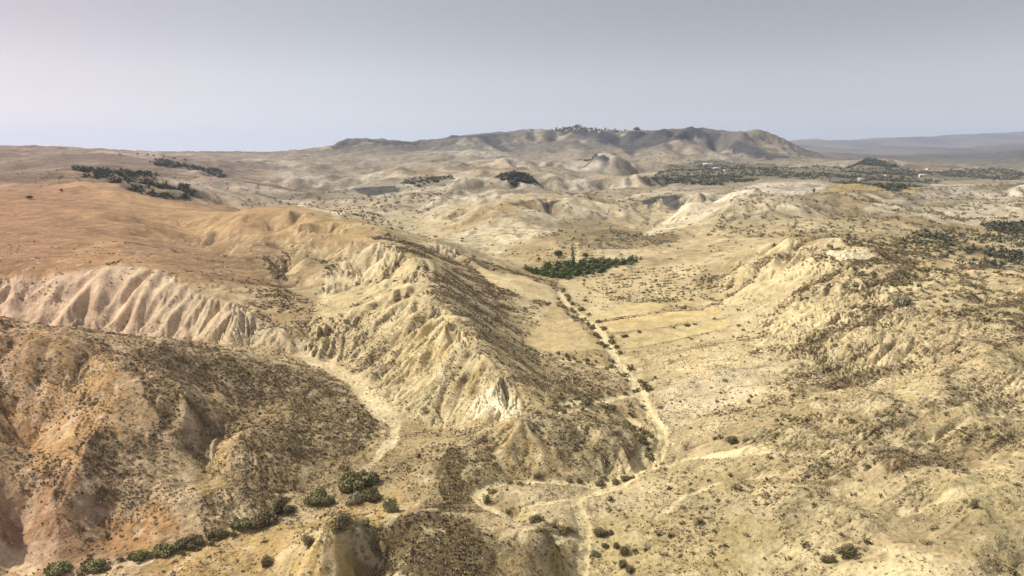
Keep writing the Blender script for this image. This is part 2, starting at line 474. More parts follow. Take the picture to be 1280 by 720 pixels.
bad = np.full(Z.shape, 0.42, np.float32)
def setm(field, m, v): field += (v - field) * m
A_L2 = area([(-120, 352), (0, 352), (60, 343), (150, 333), (200, 339), (265, 375), (330, 405), (395, 425), (385, 440), (320, 432), (230, 428), (100, 409), (-120, 405)], 6, 4)
A_OCH = area([(-120, 345), (-120, 236), (95, 224), (200, 245), (300, 262), (440, 277), (480, 305), (440, 320), (330, 300), (290, 300), (350, 365), (250, 355), (150, 330), (60, 340)], 10, 8)
A_CL = area([(388, 440), (398, 372), (440, 312), (492, 318), (525, 348), (557, 388), (585, 420), (605, 452), (648, 498), (652, 520), (585, 530), (500, 520), (450, 480)], 6, 5)
A_CG = area([(400, 365), (430, 325), (480, 308), (500, 325), (480, 345), (430, 352), (405, 385)], 5, 4)
A_R = area([(850, 430), (880, 380), (930, 325), (985, 303), (1060, 318), (1095, 365), (1170, 400), (1160, 470), (1050, 490), (930, 480), (860, 470)], 8, 8)
A_WB = area([(800, 300), (835, 268), (880, 248), (920, 236), (985, 228), (1040, 232), (1020, 240), (930, 254), (880, 275), (830, 292)], 5, 4)
A_GR = area([(770, 225), (800, 203), (880, 197), (1000, 202), (1290, 205), (1290, 230), (1130, 240), (1030, 232), (900, 236), (830, 236)], 8, 2)
A_M = area([(530, 312), (570, 290), (640, 275), (700, 270), (700, 290), (640, 310), (590, 322)], 6, 5)
setm(bad, sstep(650, 900, DD), 0.85); setm(bad, A_OCH, 0.62); A_L1 = area([(-140, 400), (0, 408), (200, 428), (400, 472), (470, 520), (430, 590), (330, 640), (100, 690), (-140, 700)], 10, 6)
A_FACE = union(*[area(p, 5, 3) for p in FACES])
setm(bad, A_FACE, 1.25); setm(bad, A_L1, 0.30); setm(bad, A_L2, 1.7); setm(bad, A_CL, 1.45); setm(bad, A_CG, 1.7); setm(bad, A_R, 0.75); setm(bad, A_WB, 0.5); setm(bad, A_M, 0.9)
bad *= sstep(40000, 12000, DD) * 0.9 + 0.1
def ridged0(x, y, sc, seed):
    return (1 - np.sqrt(perlin(x / sc, y / sc, seed) ** 2 + .004) * 2.2) * .67 + .33 * (1 - np.sqrt(perlin(x / sc * 2.1, y / sc * 2.1, seed + 1) ** 2 + .004) * 2.2)
# hummocky marl on the right-hand slopes, small lumps elsewhere
nb0 = int(np.searchsorted(D_rows, 640))
xs_, ys_ = X[:nb0], Y[:nb0]
RIGHT = sstep(.26, .42, UU[:nb0]) * sstep(640, 480, ys_)
along_ = xs_ * .93 + ys_ * .37; across = -xs_ * .37 + ys_ * .93
across = across + 9 * fbm(xs_, ys_, 60., 2, 83)
BAND = fbm(along_ / 4.2, across, 15.0, 3, 81)                       # low benches that slant across the slope
Z[:nb0] += ((ridged0(xs_, ys_, 75.0, 84) - .45) * 7.0 + np.abs(BAND) * 3.0 + .35 * np.abs(perlin(xs_ / 13, ys_ / 11, 82))) * RIGHT
# eroded spurs and hollows of the middle distance
def ridged(x, y, sc, octv, seed):
    t = 0; a = 1.0; s = 0; f = 1.0 / sc
    for o in range(octv):
        t = t + a * (1 - np.sqrt(perlin(x * f + 5.1 * o, y * f + 2.7 * o, seed + o) ** 2 + .004) * 2.2); s += a; a *= .5; f *= 2.1
    return t / s
wz = sstep(560, 1000, DD) * sstep(3700, 2500, DD) * (1 - 0.8 * A_OCH) * (1 - .6 * A_WB) * (1 - .85 * A_GR) * (1 - .6 * sstep(.5, .68, UU)) * (1 - .85 * sstep(-.22, -.4, UU) * sstep(1200, 1700, DD))
wx = X + 60 * fbm(X, Y, 300., 2, 61); wy = Y + 60 * fbm(X, Y, 300., 2, 62)
Z += (ridged(wx, wy * .8, 330.0, 2, 63) - 0.45) * wz * (8 + 0.008 * np.minimum(DD, 2600))
Z += (ridged(wx * .8, wy, 760.0, 2, 69) - 0.45) * wz * sstep(1100, 1700, DD) * 14
wm = sstep(1800, 2800, DD) * sstep(9000, 6000, DD)
Z += fbm(wx, wy, 800.0, 2, 65) * wm * 26
wf = sstep(6000, 9000, DD)
Z += fbm(X, Y * .6, 2600.0, 3, 67) * wf * 120
gx, gy = grad(Z)
def blur1(f, r, ax):
    r = int(r)
    if r < 1: return f
    f = np.moveaxis(f, ax, 0); n_ = f.shape[0]
    cs = np.concatenate([np.zeros((1,) + f.shape[1:]), np.cumsum(f, 0, dtype=np.float64)])
    lo = np.maximum(np.arange(n_) - r, 0); hi = np.minimum(np.arange(n_) + r + 1, n_)
    return np.moveaxis((cs[hi] - cs[lo]) / (hi - lo)[:, None], 0, ax)
def broad_grad(wl, i0, i1):
    """slope of the land smoothed over about one gully spacing, so that gullies die out on the crests"""
    Dm = math.sqrt(D_rows[i0] * D_rows[i1 - 1]); z = Z / (DD + OFF)
    rr = wl * .32 / (D_rows[i0 + (i1 - i0) // 2 + 1] - D_rows[i0 + (i1 - i0) // 2]); rc = wl * .32 / (Dm * 1.25 / F)
    for _ in range(2): z = blur1(blur1(z, rr / 1.4, 0), rc / 1.4, 1)
    return grad(z * (DD + OFF))
GUL = np.zeros(Z.shape, np.float32)
for wl, dmin, dmax, am in ((900, 2700, 9000, .17), (420, 1500, 24000, .27), (170, 650, 6500, .24), (70, 420, 2300, .21), (30, 160, 1150, .135), (20, 160, 800, .085), (13, 60, 560, .15), (5.5, 60, 430, .11)):
    i0, i1 = np.searchsorted(D_rows, [dmin * 0.8, dmax])
    sl_ = (slice(i0, i1), slice(None))
    if wl >= 70:
        bx, by = broad_grad(wl, i0, i1); ax, ay = bx[sl_], by[sl_]
    else: ax, ay = gx[sl_], gy[sl_]
    sm = np.sqrt(ax * ax + ay * ay)
    x, y = X[sl_], Y[sl_]; wq = .45 if wl > 60 else .24
    wx = x + wl * wq * fbm(x, y, wl * 2.2, 2, 91); wy = y + wl * wq * fbm(x, y, wl * 2.2, 2, 95)
    gl = gully(wx, wy, ax, ay, wl, int(wl * 10))
    amp = wl * am * sstep(0.05, 0.50, sm) * bad[sl_] * sstep(dmin * 0.8, dmin * 1.3, y) * sstep(dmax, dmax * .7, y) * np.clip(0.85 + 1.0 * perlin(x / wl / 3, y / wl / 3, 77), .15, 1.7)
    if wl == 30: amp = amp * (1 - .65 * np.maximum(A_L2[sl_], .6 * A_CL[sl_]))
    if wl == 20: amp = amp * (1 - .7 * A_L2[sl_])
    if wl == 13: amp = amp * (1 + .35 * A_L2[sl_])
    gl = .5 * gl + .5 * (np.sqrt(np.clip((1 + gl) * .5, 0, 1)) * 2 - 1.27)       # rounded spurs, sharp gully floors
    Z[sl_] += gl * amp
    GUL[sl_] += np.where(gl < 0, -gl, -.6 * gl) * sstep(.1, .45, sm) * {900: .4, 420: .5, 170: .7, 70: .9, 30: .8, 20: .5, 13: .7, 5.5: .3}[wl] * sstep(dmin * 0.8, dmin * 1.3, y) * sstep(dmax, dmax * .7, y)
    gx, gy = grad(Z)
print("gullies", time.time() - T0)

nm = int(np.searchsorted(D_rows, 3200)); n0 = int(np.searchsorted(D_rows, 380))
Z[n0:nm] += fbm(X[n0:nm], Y[n0:nm], 38., 3, 16) * sstep(380, 800, DD[n0:nm]) * sstep(3200, 2200, DD[n0:nm]) * 2.6 * (1 - .6 * A_OCH[n0:nm])
Z += (ridged(X, Y, 210.0, 2, 18) - .45) * sstep(3500, 3900, DD) * sstep(5600, 4900, DD) * 9
# rolling unevenness
Z += fbm(X, Y, 55.0, 3, 11) * (0.9 + 0.0016 * np.minimum(DD, 4000)) * sstep(60, 160, DD) * (0.5 + bad)
Z += fbm(X, Y, 260.0, 3, 12) * 9.0 * sstep(800, 2200, DD) + fbm(X, Y, 900.0, 3, 13) * 22.0 * sstep(3000, 9000, DD)
near = DD < 620
nb = int(np.searchsorted(D_rows, 620))
Z[:nb] += fbm(X[:nb], Y[:nb], 8.0, 3, 14) * 0.75 * sstep(620, 300, DD[:nb]) + fbm(X[:nb], Y[:nb], 2.4, 2, 15) * 0.22 * sstep(330, 220, DD[:nb])
gx, gy = grad(Z)

# ------------------------------------------------------------------ dry stream beds and tracks
ROADS = [   # (points, width m)
    ([(722, 735), (728, 700), (732, 660), (724, 640), (716, 624), (735, 614), (775, 605), (806, 586), (830, 560), (826, 535), (812, 515)], 3.6),
    ([(806, 586), (850, 574), (905, 566), (960, 560)], 2.6),
    ([(716, 624), (690, 628), (660, 634)], 2.0),
]
STREAMS = [
    ([(722, 668), (700, 664), (668, 656), (640, 644), (612, 634), (596, 622), (600, 608), (630, 600), (680, 598), (730, 602), (765, 600), (795, 585), (806, 560), (800, 535), (790, 520), (755, 512), (720, 508), (698, 512)], 4.0),
    ([(812, 515), (800, 490), (785, 468), (770, 448), (760, 430), (745, 408), (722, 390), (706, 378), (698, 362)], 5.0),
    ([(800, 490), (770, 492), (735, 498), (702, 502)], 5.0),
    ([(785, 468), (740, 452), (700, 448)], 4.0),
]
WASH = [
    ([(765, 440), (800, 455), (792, 480), (808, 502), (830, 540)], 4.0), ([(690, 437), (740, 434), (795, 432)], 2.0), ([(720, 304), (722, 332)], 4.0),
    ([(380, 443), (400, 456), (425, 466), (448, 478), (455, 495), (468, 512), (490, 522)], 7.5),
    ([(490, 522), (494, 545), (472, 572), (440, 600)], 4.0),
    ([(815, 652), (840, 627), (880, 609), (930, 599), (985, 591), (1012, 578)], 2.4), ([(880, 570), (960, 566), (1040, 562), (1100, 556), (1180, 545), (1280, 510)], 2.2), ([(1130, 640), (1180, 625), (1280, 600)], 2.0), ([(0, 690), (40, 712)], 3.0), ([(80, 722), (130, 706), (180, 700)], 3.5),
]
road = union(*[stroke(p, w, w * 0.3, 0.4, 9.0) for p, w in ROADS])
stream = union(*[stroke(p, w, w * 0.4, 1.3, 10.0) for p, w in STREAMS])
wash = union(*[stroke(p, w, w * 0.4, 2.4, 14.0) for p, w in WASH])
bank = union(*[stroke(p, w * 2.4, w * 1.2, 1.5, 14.0) for p, w in STREAMS])
Z -= stream * 0.9 + bank * 0.5 + wash * 0.5 + road * 0.4
A_TER = area([(640, 640), (606, 622), (625, 608), (700, 604), (735, 612), (712, 624), (722, 655), (690, 655)], 8, 3)
Z += A_TER * 0.5
gx, gy = grad(Z)
slope = np.sqrt(gx * gx + gy * gy)

# ------------------------------------------------------------------ what the ground is made of
def C(r, g, b): return np.array([r, g, b], np.float32)
alb = np.zeros(Z.shape + (3,), np.float32)
nA = fbm(X, Y, 60.0, 4, 31); nB = fbm(X, Y, 14.0, 4, 32); nC = fbm(X, Y, 400.0, 4, 33); nD = fbm(X, Y, 4.0, 3, 34)
big = np.where(DD > 700, nC, nA)
t = sstep(-0.35, 0.4, big + 0.35 * nB)
alb[:] = mix(C(.330, .262, .165), C(.475, .405, .285), t[..., None])
def lay(col, m):
    global alb
    alb += (col - alb) * np.clip(m, 0, 1)[..., None].astype(np.float32)
WHITE = C(.560, .500, .395); CREAM = C(.50, .425, .285); OCHRE = C(.308, .225, .130); YELL = C(.46, .375, .215)
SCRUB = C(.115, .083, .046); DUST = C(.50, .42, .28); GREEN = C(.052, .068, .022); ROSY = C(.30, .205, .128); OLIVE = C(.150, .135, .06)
# far tone: pale and dull
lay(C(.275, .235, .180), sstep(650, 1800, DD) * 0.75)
# bare marl where it is steep
steep = sstep(0.35, 0.85, slope + 0.25 * nB)
lay(CREAM, steep * 0.55 * sstep(3500, 1500, DD))
lay(WHITE * .93, A_L2 * sstep(-.45, .25, nA + .3 * nB + 0.25) * 0.8)
lay(WHITE, A_CG * 0.9)
lay(CREAM, A_CL * 0.6)
lay(CREAM, A_R * 0.55)
lay(WHITE, A_FACE * sstep(-.7, .1, fbm(X, Y, 120., 3, 75)) * .8)
lay(WHITE, A_WB * sstep(-.5, .2, nA) * 0.9)
lay(WHITE, A_M * sstep(-.5, .2, nB) * 0.85)
# golden grass on the upper left slopes
lay(mix(OCHRE, C(.30, .215, .13), sstep(-.2, .4, nA)[..., None]), A_OCH * 0.85)
# patches read off the photograph: (polygon, colour, strength, soft, wobble)
PATCH = [
    ([(590, 520), (600, 495), (625, 488), (648, 500), (652, 518), (630, 524)], WHITE * 1.2, 1.0, 3, 3),
    ([(555, 490), (580, 466), (600, 464), (608, 484), (585, 494)], C(.40, .31, .17), .7, 4, 3),
    ([(500, 430), (540, 400), (560, 390), (575, 425), (545, 470), (505, 480)], YELL, .6, 6, 6),
    ([(590, 560), (640, 530), (690, 560), (700, 590), (620, 598)], C(.38, .29, .14), .6, 8, 6),
    ([(690, 375), (720, 405), (760, 440), (700, 440), (655, 430), (680, 400)], C(.41, .335, .21), .8, 4, 4),
    ([(600, 338), (650, 345), (697, 362), (695, 378), (660, 372), (610, 352)], DUST, .75, 5, 3),
    ([(700, 350), (790, 345), (860, 330), (870, 370), (800, 390), (745, 400), (712, 375)], DUST * 1.02, .7, 6, 6),
    ([(745, 405), (800, 396), (895, 384), (906, 394), (830, 408), (765, 415)], YELL * 1.02, .95, 1.5, .6),
    ([(768, 419), (835, 411), (908, 398), (912, 408), (860, 421), (790, 436)], C(.48, .40, .24), .95, 1.5, .6),
    ([(735, 398), (790, 378), (868, 368), (890, 378), (800, 392), (745, 402)], C(.45, .375, .23), .95, 1.5, .8),
    ([(800, 440), (900, 415), (940, 440), (900, 475), (820, 480)], DUST, .7, 8, 7),
    ([(815, 490), (870, 470), (960, 460), (930, 500), (860, 525), (830, 540)], WHITE * .95, .75, 6, 6),
    ([(775, 455), (800, 462), (818, 500), (838, 545), (822, 572), (806, 545), (790, 505)], DUST * 1.08, .8, 4, 5),
    ([(970, 430), (960, 410), (1000, 372), (1050, 362), (1060, 385), (1010, 420)], C(.48, .41, .265), .8, 7, 8),
    ([(1030, 318), (1060, 312), (1095, 318), (1085, 324), (1050, 326)], WHITE * 1.1, .95, 2, 1),
    ([(950, 305), (1000, 296), (1030, 302), (990, 312)], C(.24, .19, .10), .8, 3, 2),
    ([(900, 380), (960, 330), (1010, 320), (1020, 340), (960, 390), (920, 420)], CREAM, .7, 6, 6),
    ([(1150, 640), (1160, 600), (1280, 585), (1280, 650), (1200, 660)], YELL * 1.02, .6, 8, 9),
    ([(1110, 470), (1160, 450), (1180, 480), (1130, 510)], YELL, .6, 6, 6),
    ([(820, 600), (900, 575), (1000, 560), (1060, 570), (960, 600), (860, 640)], C(.40, .33, .2), .5, 9, 9),
    ([(90, 420), (140, 430), (150, 520), (110, 590), (60, 600), (0, 520), (0, 420), (50, 415)], C(.40, .285, .135), .6, 8, 9),
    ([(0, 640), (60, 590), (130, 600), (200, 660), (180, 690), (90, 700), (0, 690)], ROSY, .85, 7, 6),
    ([(110, 640), (200, 620), (230, 670), (130, 695)], C(.36, .23, .11), .7, 6, 5),
    ([(265, 480), (285, 520), (290, 600), (268, 640), (240, 600), (262, 560)], C(.43, .33, .15), .7, 5, 6),
    ([(150, 690), (330, 660), (440, 640), (480, 650), (400, 680), (350, 715), (200, 725)], C(.335, .25, .115), .75, 7, 6),
    ([(408, 664), (345, 715), (350, 760), (450, 760), (436, 690)], C(.40, .31, .15), .9, 4, 2),
    ([(400, 640), (500, 610), (520, 640), (440, 670)], C(.36, .27, .13), .6, 6, 6),
    ([(436, 700), (480, 655), (540, 640), (582, 650), (622, 690), (615, 760), (440, 760)], C(.125, .105, .062), .85, 6, 6),
    ([(548, 600), (556, 562), (576, 562), (582, 600), (580, 640), (550, 640)], C(.085, .066, .042), .9, 3, 4),
    ([(590, 690), (640, 680), (715, 685), (715, 760), (590, 760)], C(.33, .25, .115), .55, 8, 8),
    ([(715, 720), (735, 640), (850, 640), (1000, 660), (1000, 760), (720, 760)], C(.37, .30, .145), .5, 10, 9),
    ([(-60, 300), (60, 262), (140, 290), (100, 312), (60, 335), (-60, 345)], C(.235, .168, .108), .7, 8, 9),
    ([(150, 310), (230, 290), (330, 300), (385, 362), (250, 352)], C(.225, .165, .110), .75, 8, 9),
    ([(-60, 245), (60, 240), (120, 258), (40, 275), (-60, 280)], C(.250, .18, .11), .6, 8, 9),
    ([(95, 226), (180, 246), (262, 264), (310, 264), (290, 285), (200, 272), (105, 250)], C(.375, .285, .165), .7, 6, 6),
    ([(310, 264), (430, 279), (470, 300), (430, 300), (400, 290), (340, 282)], C(.39, .30, .175), .7, 5, 4),
    ([(330, 290), (385, 300), (420, 312), (395, 350), (360, 330), (335, 310)], C(.22, .165, .11), .6, 6, 6),
    ([(630, 252), (700, 244), (640, 265), (600, 275), (570, 290), (560, 285)], C(.35, .24, .125), .7, 5, 4),
    ([(1030, 240), (1080, 228), (1150, 238), (1140, 252), (1080, 246)], C(.37, .28, .115), .85, 4, 4),
    ([(1080, 268), (1100, 250), (1280, 240), (1280, 275), (1180, 280)], C(.47, .42, .32), .75, 6, 6),
    ([(565, 247), (580, 238), (600, 242), (595, 252)], WHITE * 1.1, .9, 2, 1.5),
    ([(600, 243), (612, 236), (622, 240), (615, 247)], WHITE * 1.1, .9, 2, 1.5),
    ([(655, 268), (670, 264), (690, 270), (680, 274)], WHITE, .9, 2, 1.5),
    ([(560, 195), (570, 178), (600, 172), (625, 180), (632, 192), (600, 196)], C(.46, .41, .33), .7, 3, 3),
    ([(880, 200), (890, 180), (905, 180), (912, 198)], C(.50, .45, .35), .8, 2, 2),
    ([(212, 222), (222, 208), (245, 208), (285, 222), (250, 226)], C(.44, .36, .26), .8, 3, 2),
    ([(820, 210), (760, 208), (730, 222), (800, 235), (830, 215)], C(.40, .315, .19), .6, 4, 3),
    ([(480, 210), (560, 206), (680, 212), (650, 225), (540, 225), (480, 220)], C(.39, .30, .175), .6, 4, 4),
    ([(460, 235), (500, 225), (560, 232), (560, 250), (500, 258)], C(.45, .395, .29), .6, 4, 4),
    ([(400, 262), (460, 240), (520, 250), (530, 275), (450, 275)], C(.42, .36, .25), .55, 4, 4),
    ([(700, 170), (735, 172), (760, 180), (720, 184)], C(.40, .33, .26), .6, 3, 2),
]
BREAK = [fbm(SX, SY, 16., 3, 300 + i) for i in range(3)]
for i, (p, c, s, so_, wb) in enumerate(PATCH):
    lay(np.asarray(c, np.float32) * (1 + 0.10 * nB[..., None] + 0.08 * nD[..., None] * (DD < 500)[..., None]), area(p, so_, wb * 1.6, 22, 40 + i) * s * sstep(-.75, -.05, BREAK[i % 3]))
print("patches", time.time() - T0)

# thorny scrub: thick on slopes that face away from the sun, thin elsewhere
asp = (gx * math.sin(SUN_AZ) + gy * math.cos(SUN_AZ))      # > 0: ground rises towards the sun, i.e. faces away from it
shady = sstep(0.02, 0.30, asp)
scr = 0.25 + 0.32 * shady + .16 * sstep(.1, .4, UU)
SC = [
    ([(180, 430), (320, 445), (430, 480), (480, 530), (440, 590), (370, 600), (330, 640), (250, 650), (230, 560), (170, 500), (140, 440)], .70, 10, 10),
    ([(90, 560), (125, 530), (150, 600), (170, 640), (110, 620)], .7, 5, 6),
    ([(290, 610), (300, 540), (360, 560), (370, 610), (330, 640)], .75, 6, 6),
    ([(440, 690), (480, 655), (540, 640), (580, 650), (625, 690), (620, 760), (440, 760)], 1.15, 5, 5),
    ([(550, 600), (555, 560), (575, 560), (580, 600), (575, 640), (548, 640)], 1.15, 4, 4),
    ([(500, 322), (560, 330), (640, 395), (680, 440), (690, 500), (650, 500), (610, 450), (570, 395), (530, 345)], .42, 8, 8),
    ([(660, 505), (720, 530), (780, 560), (785, 585), (700, 590), (660, 560), (640, 530)], .65, 6, 6),
    ([(390, 400), (400, 380), (300, 345), (360, 400), (330, 430), (380, 440)], .45, 6, 6),
    ([(430, 450), (470, 400), (540, 390), (550, 420), (500, 470), (460, 475)], .50, 8, 10),
    ([(500, 490), (560, 440), (600, 470), (560, 490), (530, 515)], .40, 6, 8),
    ([(480, 540), (500, 520), (600, 530), (650, 540), (600, 580), (520, 600), (470, 580)], .46, 8, 9),
    ([(700, 455), (760, 465), (790, 490), (740, 500), (690, 490)], .6, 6, 6),
    ([(1060, 330), (1100, 320), (1200, 345), (1280, 380), (1280, 420), (1180, 395), (1120, 370)], .50, 8, 8),
    ([(980, 470), (1040, 400), (1150, 400), (1280, 450), (1280, 560), (1150, 540), (1050, 530)], .30, 9, 12),
    ([(940, 560), (1050, 550), (1150, 530), (1280, 500), (1280, 560), (1100, 590)], .42, 9, 12),
    ([(980, 720), (1040, 660), (1150, 650), (1280, 690), (1280, 740), (1000, 740)], .45, 9, 12),
    ([(860, 330), (930, 310), (960, 330), (900, 390), (860, 400), (830, 370)], .40, 8, 8),
    ([(890, 300), (900, 258), (1010, 240), (1110, 262), (1200, 285), (1150, 320), (1060, 310), (980, 296)], .55, 8, 8),
    ([(715, 300), (760, 285), (845, 290), (850, 302), (790, 312), (740, 312)], .8, 5, 5),
    ([(640, 300), (700, 290), (760, 320), (700, 335), (640, 325)], .4, 5, 6),
    ([(440, 285), (520, 300), (600, 335), (560, 330), (500, 318)], .5, 5, 5),
]
for i, (p, s, so_, wb) in enumerate(SC):
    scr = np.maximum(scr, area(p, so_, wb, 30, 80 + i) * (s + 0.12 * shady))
scr = scr + .38 * np.clip(GUL, -.8, 1.2)          # scrub keeps to the gully floors, the ribs between are bare
scr[:nb0] += RIGHT * (.55 * sstep(-.05, .35, BAND) - .12)
for m, v in ((A_OCH, .10), (A_L2, .16), (wash, 0), (road, 0), (stream, .15), (A_WB, .05), (A_CG, .04)):
    scr = scr + (v - scr) * np.clip(m, 0, 1) * 0.8
for p, c, s, so_, wb in [q for q in PATCH if q[1] is DUST or float(np.max(q[1])) > .44]:
    scr *= 1 - 0.9 * area(p, so_, wb, 26, 40)
scr *= 1 - 0.5 * A_TER
clump = sstep(-.22, .30, nB * 1.0 + nA * 0.8 + nD * .35 + (scr - 0.5) * 1.3)
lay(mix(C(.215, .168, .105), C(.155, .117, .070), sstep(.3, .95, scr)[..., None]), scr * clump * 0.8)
bare = sstep(.08, .34, fbm(X, Y * 1.4, 42., 4, 76)) * sstep(.10, .24, UU) * sstep(650, 450, DD)
lay(C(.53, .46, .315), bare * .6); scr *= 1 - .8 * bare
# small tufts and stones
tuf = fbm(X, Y, 2.2, 2, 51)
lay(C(.15, .12, .07), sstep(.18, .42, tuf + .5 * (scr - .4) + .25 * nB) * .55 * sstep(700, 350, DD) * (1 - road) * (1 - wash))
lay(C(.56, .50, .38), sstep(.20, .5, fbm(X, Y, 6.0, 3, 52) + .3 * steep) * .45 * sstep(900, 450, DD))
# distant scrub and fields
lay(C(.15, .125, .085), sstep(.05, .35, fbm(X, Y, 150.0, 5, 35) + .25 * np.clip(GUL, -1, 1)) * sstep(600, 900, DD) * sstep(9000, 4000, DD) * 0.65 * (1 - A_WB) * (1 - A_OCH))
lay(C(.48, .43, .34), sstep(.12, .42, fbm(X, Y, 210.0, 4, 36)) * sstep(700, 1000, DD) * sstep(4500, 2500, DD) * 0.7)
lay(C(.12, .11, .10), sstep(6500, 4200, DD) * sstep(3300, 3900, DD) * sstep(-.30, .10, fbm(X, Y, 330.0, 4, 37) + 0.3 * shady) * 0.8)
lay(mix(C(.075, .062, .052), C(.17, .14, .105), sstep(-.3, .3, fbm(X, Y, 1500.0, 4, 38))[..., None]), sstep(4600, 6500, DD) * .9)
HEDGE = [[(745, 402), (800, 393), (905, 384)], [(765, 417), (835, 409), (908, 397)], [(790, 437), (860, 422), (912, 409)], [(815, 447), (880, 432), (930, 425)], [(830, 482), (890, 470), (960, 457)],
         [(900, 520), (960, 505), (1030, 500)], [(850, 375), (900, 360), (930, 350)], [(860, 560), (905, 548), (1000, 545), (1100, 535)], [(900, 600), (1000, 605), (1120, 585), (1280, 560)], [(960, 640), (1060, 635), (1150, 600)]]
for p in HEDGE: lay(C(.17, .135, .075), stroke(p, 1.6, 1.2, 1.0, 7.0) * .75 * sstep(-.4, .1, nB + .4 * nD))
# bare ribs of the badlands up the valley, dark scrub on the town ridge
lay(C(.56, .515, .43), np.clip(-GUL * 2.3, 0, 1) * sstep(560, 800, DD) * sstep(3600, 2600, DD) * (1 - A_OCH) * .85)
for i, p in enumerate([[(697, 162), (750, 162), (840, 166), (850, 175), (800, 186), (790, 196), (770, 184), (740, 172), (700, 168)], [(880, 172), (925, 176), (960, 190), (990, 196), (960, 200), (915, 190), (890, 182)], [(416, 186), (420, 176), (442, 173), (430, 185)],
                       [(560, 168), (600, 166), (640, 168), (600, 172), (565, 174)], [(455, 176), (520, 174), (530, 180), (480, 182)], [(600, 172), (620, 170), (640, 190), (630, 190)], [(905, 168), (925, 172), (915, 178)], [(845, 162), (870, 160), (890, 170), (850, 170)],
                       [(700, 205), (770, 196), (800, 200), (760, 206)], [(440, 236), (480, 232), (500, 238), (460, 246)], [(640, 255), (700, 250), (690, 258)], [(800, 250), (850, 246), (850, 256), (810, 258)]]):
    lay(C(.062, .062, .064), area(p, 3, 4, 14, 400 + i) * .92)
# deep soil of the groves
GROVE = [
    ([(500, 228), (545, 222), (570, 226), (560, 232), (520, 234)], .8, 2, 2), ([(620, 222), (645, 217), (700, 222), (705, 228), (680, 233), (640, 231)], .9, 2, 2),
    ([(722, 200), (745, 196), (765, 198), (760, 203), (735, 203)], .8, 2, 1.5), ([(840, 228), (800, 222), (830, 208), (870, 200), (960, 205), (1050, 208), (1150, 214), (1280, 215), (1280, 224), (1180, 226), (1120, 240), (1040, 228), (960, 222), (900, 232)], .85, 3, 4),
    ([(1060, 210), (1090, 199), (1125, 210)], .9, 2, 1), ([(900, 235), (1000, 226), (1060, 226), (1120, 240), (1060, 244)], .0, 3, 3),
    ([(1140, 290), (1160, 288), (1210, 304), (1280, 318), (1280, 326), (1210, 318)], .85, 3, 3), ([(1230, 280), (1280, 276), (1280, 290), (1250, 290)], .8, 3, 2),
    ([(90, 212), (125, 212), (200, 230), (262, 242), (240, 250), (200, 248), (150, 234), (110, 222)], .9, 3, 2), ([(188, 203), (205, 200), (240, 208), (285, 220), (262, 220), (225, 209), (200, 214)], .8, 2, 1.5),
    ([(655, 337), (690, 330), (740, 326), (775, 326), (800, 322), (790, 330), (740, 342), (700, 349), (680, 346)], .95, 2, 1.5),
    ([(1140, 205), (1170, 198), (1280, 196), (1280, 212), (1180, 213)], .6, 4, 4), ([(30, 210), (60, 196), (100, 192), (95, 204), (60, 212)], .5, 4, 3),
]
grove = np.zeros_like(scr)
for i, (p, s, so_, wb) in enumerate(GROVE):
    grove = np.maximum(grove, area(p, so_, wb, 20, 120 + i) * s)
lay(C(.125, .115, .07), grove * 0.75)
# dry beds and tracks
lay(C(.235, .180, .095), bank * 0.6 * sstep(-.5, .2, nB))
lay(C(.56, .485, .34), stream * 0.95)
lay(C(.54, .47, .335), wash * np.where(UU > .1, .75 * sstep(-.45, .25, nB + .5 * nD), .9))
lay(C(.58, .50, .34), road * 0.95)
lay(C(.46, .38, .235), union(*[stroke(p, .9, .5, 0.2, 9.0) for p, w in ROADS[:1]]) * .6)
for k_, (p, c, s, so_, wb) in enumerate(PATCH):                      # stubble fields stay clean of scrub
    if so_ == 1.5 or p[0] in ((690, 375), (600, 338), (590, 520)): lay(np.asarray(c, np.float32) * (1 + .07 * nB + .05 * nD)[..., None], area(p, so_, wb * 1.3, 22, 40 + k_) * .75)
# reddish left-hand earth, plus a pink light-leak cast put into its colour
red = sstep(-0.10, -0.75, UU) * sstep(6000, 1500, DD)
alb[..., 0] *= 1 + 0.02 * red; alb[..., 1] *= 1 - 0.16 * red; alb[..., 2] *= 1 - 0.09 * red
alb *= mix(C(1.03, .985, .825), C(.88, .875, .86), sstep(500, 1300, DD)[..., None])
alb *= (1 + A_OCH * (.22 * fbm(X * .4 + Y * .5, Y * 1.3, 22., 4, 53) + .16 * fbm(X, Y, 5., 3, 54)) * sstep(1500, 700, DD))[..., None]
# olive-tinged dry grass low on the right, with vignette darkening put into its colour; dull brown pasture under the left skyline
lay(C(.235, .205, .105), sstep(-.25, .3, fbm(X, Y, 24., 4, 56)) * sstep(.05, .25, UU) * sstep(300, 190, DD) * .42 * (1 - road) * (1 - wash))
lay(C(.165, .118, .088), area([(-80, 185), (60, 193), (300, 206), (330, 215), (220, 222), (100, 212), (60, 226), (-80, 236)], 5, 6) * .9 * sstep(-.4, .2, fbm(X, Y, 120., 4, 57)))
# speckle of stones, tufts and shrubs too far off to build one by one
sp1 = fbm(X, Y, 13., 4, 58); sp2 = fbm(X, Y, 30., 4, 59); mid = sstep(380, 620, DD) * sstep(5200, 3000, DD)
alb *= (1 + mid * (.30 * sp1 + .28 * sp2))[..., None]
lay(C(.120, .105, .070), mid * sstep(.16, .36, sp1 + .35 * sp2 + .18 * np.clip(GUL, -1, 1)) * .65 * (1 - .75 * A_OCH))
alb *= (1 + 0.10 * nD * sstep(700, 300, DD) + 0.07 * nB)[..., None]
alb = np.clip(alb, 0.02, 0.75)
print("albedo", time.time() - T0)

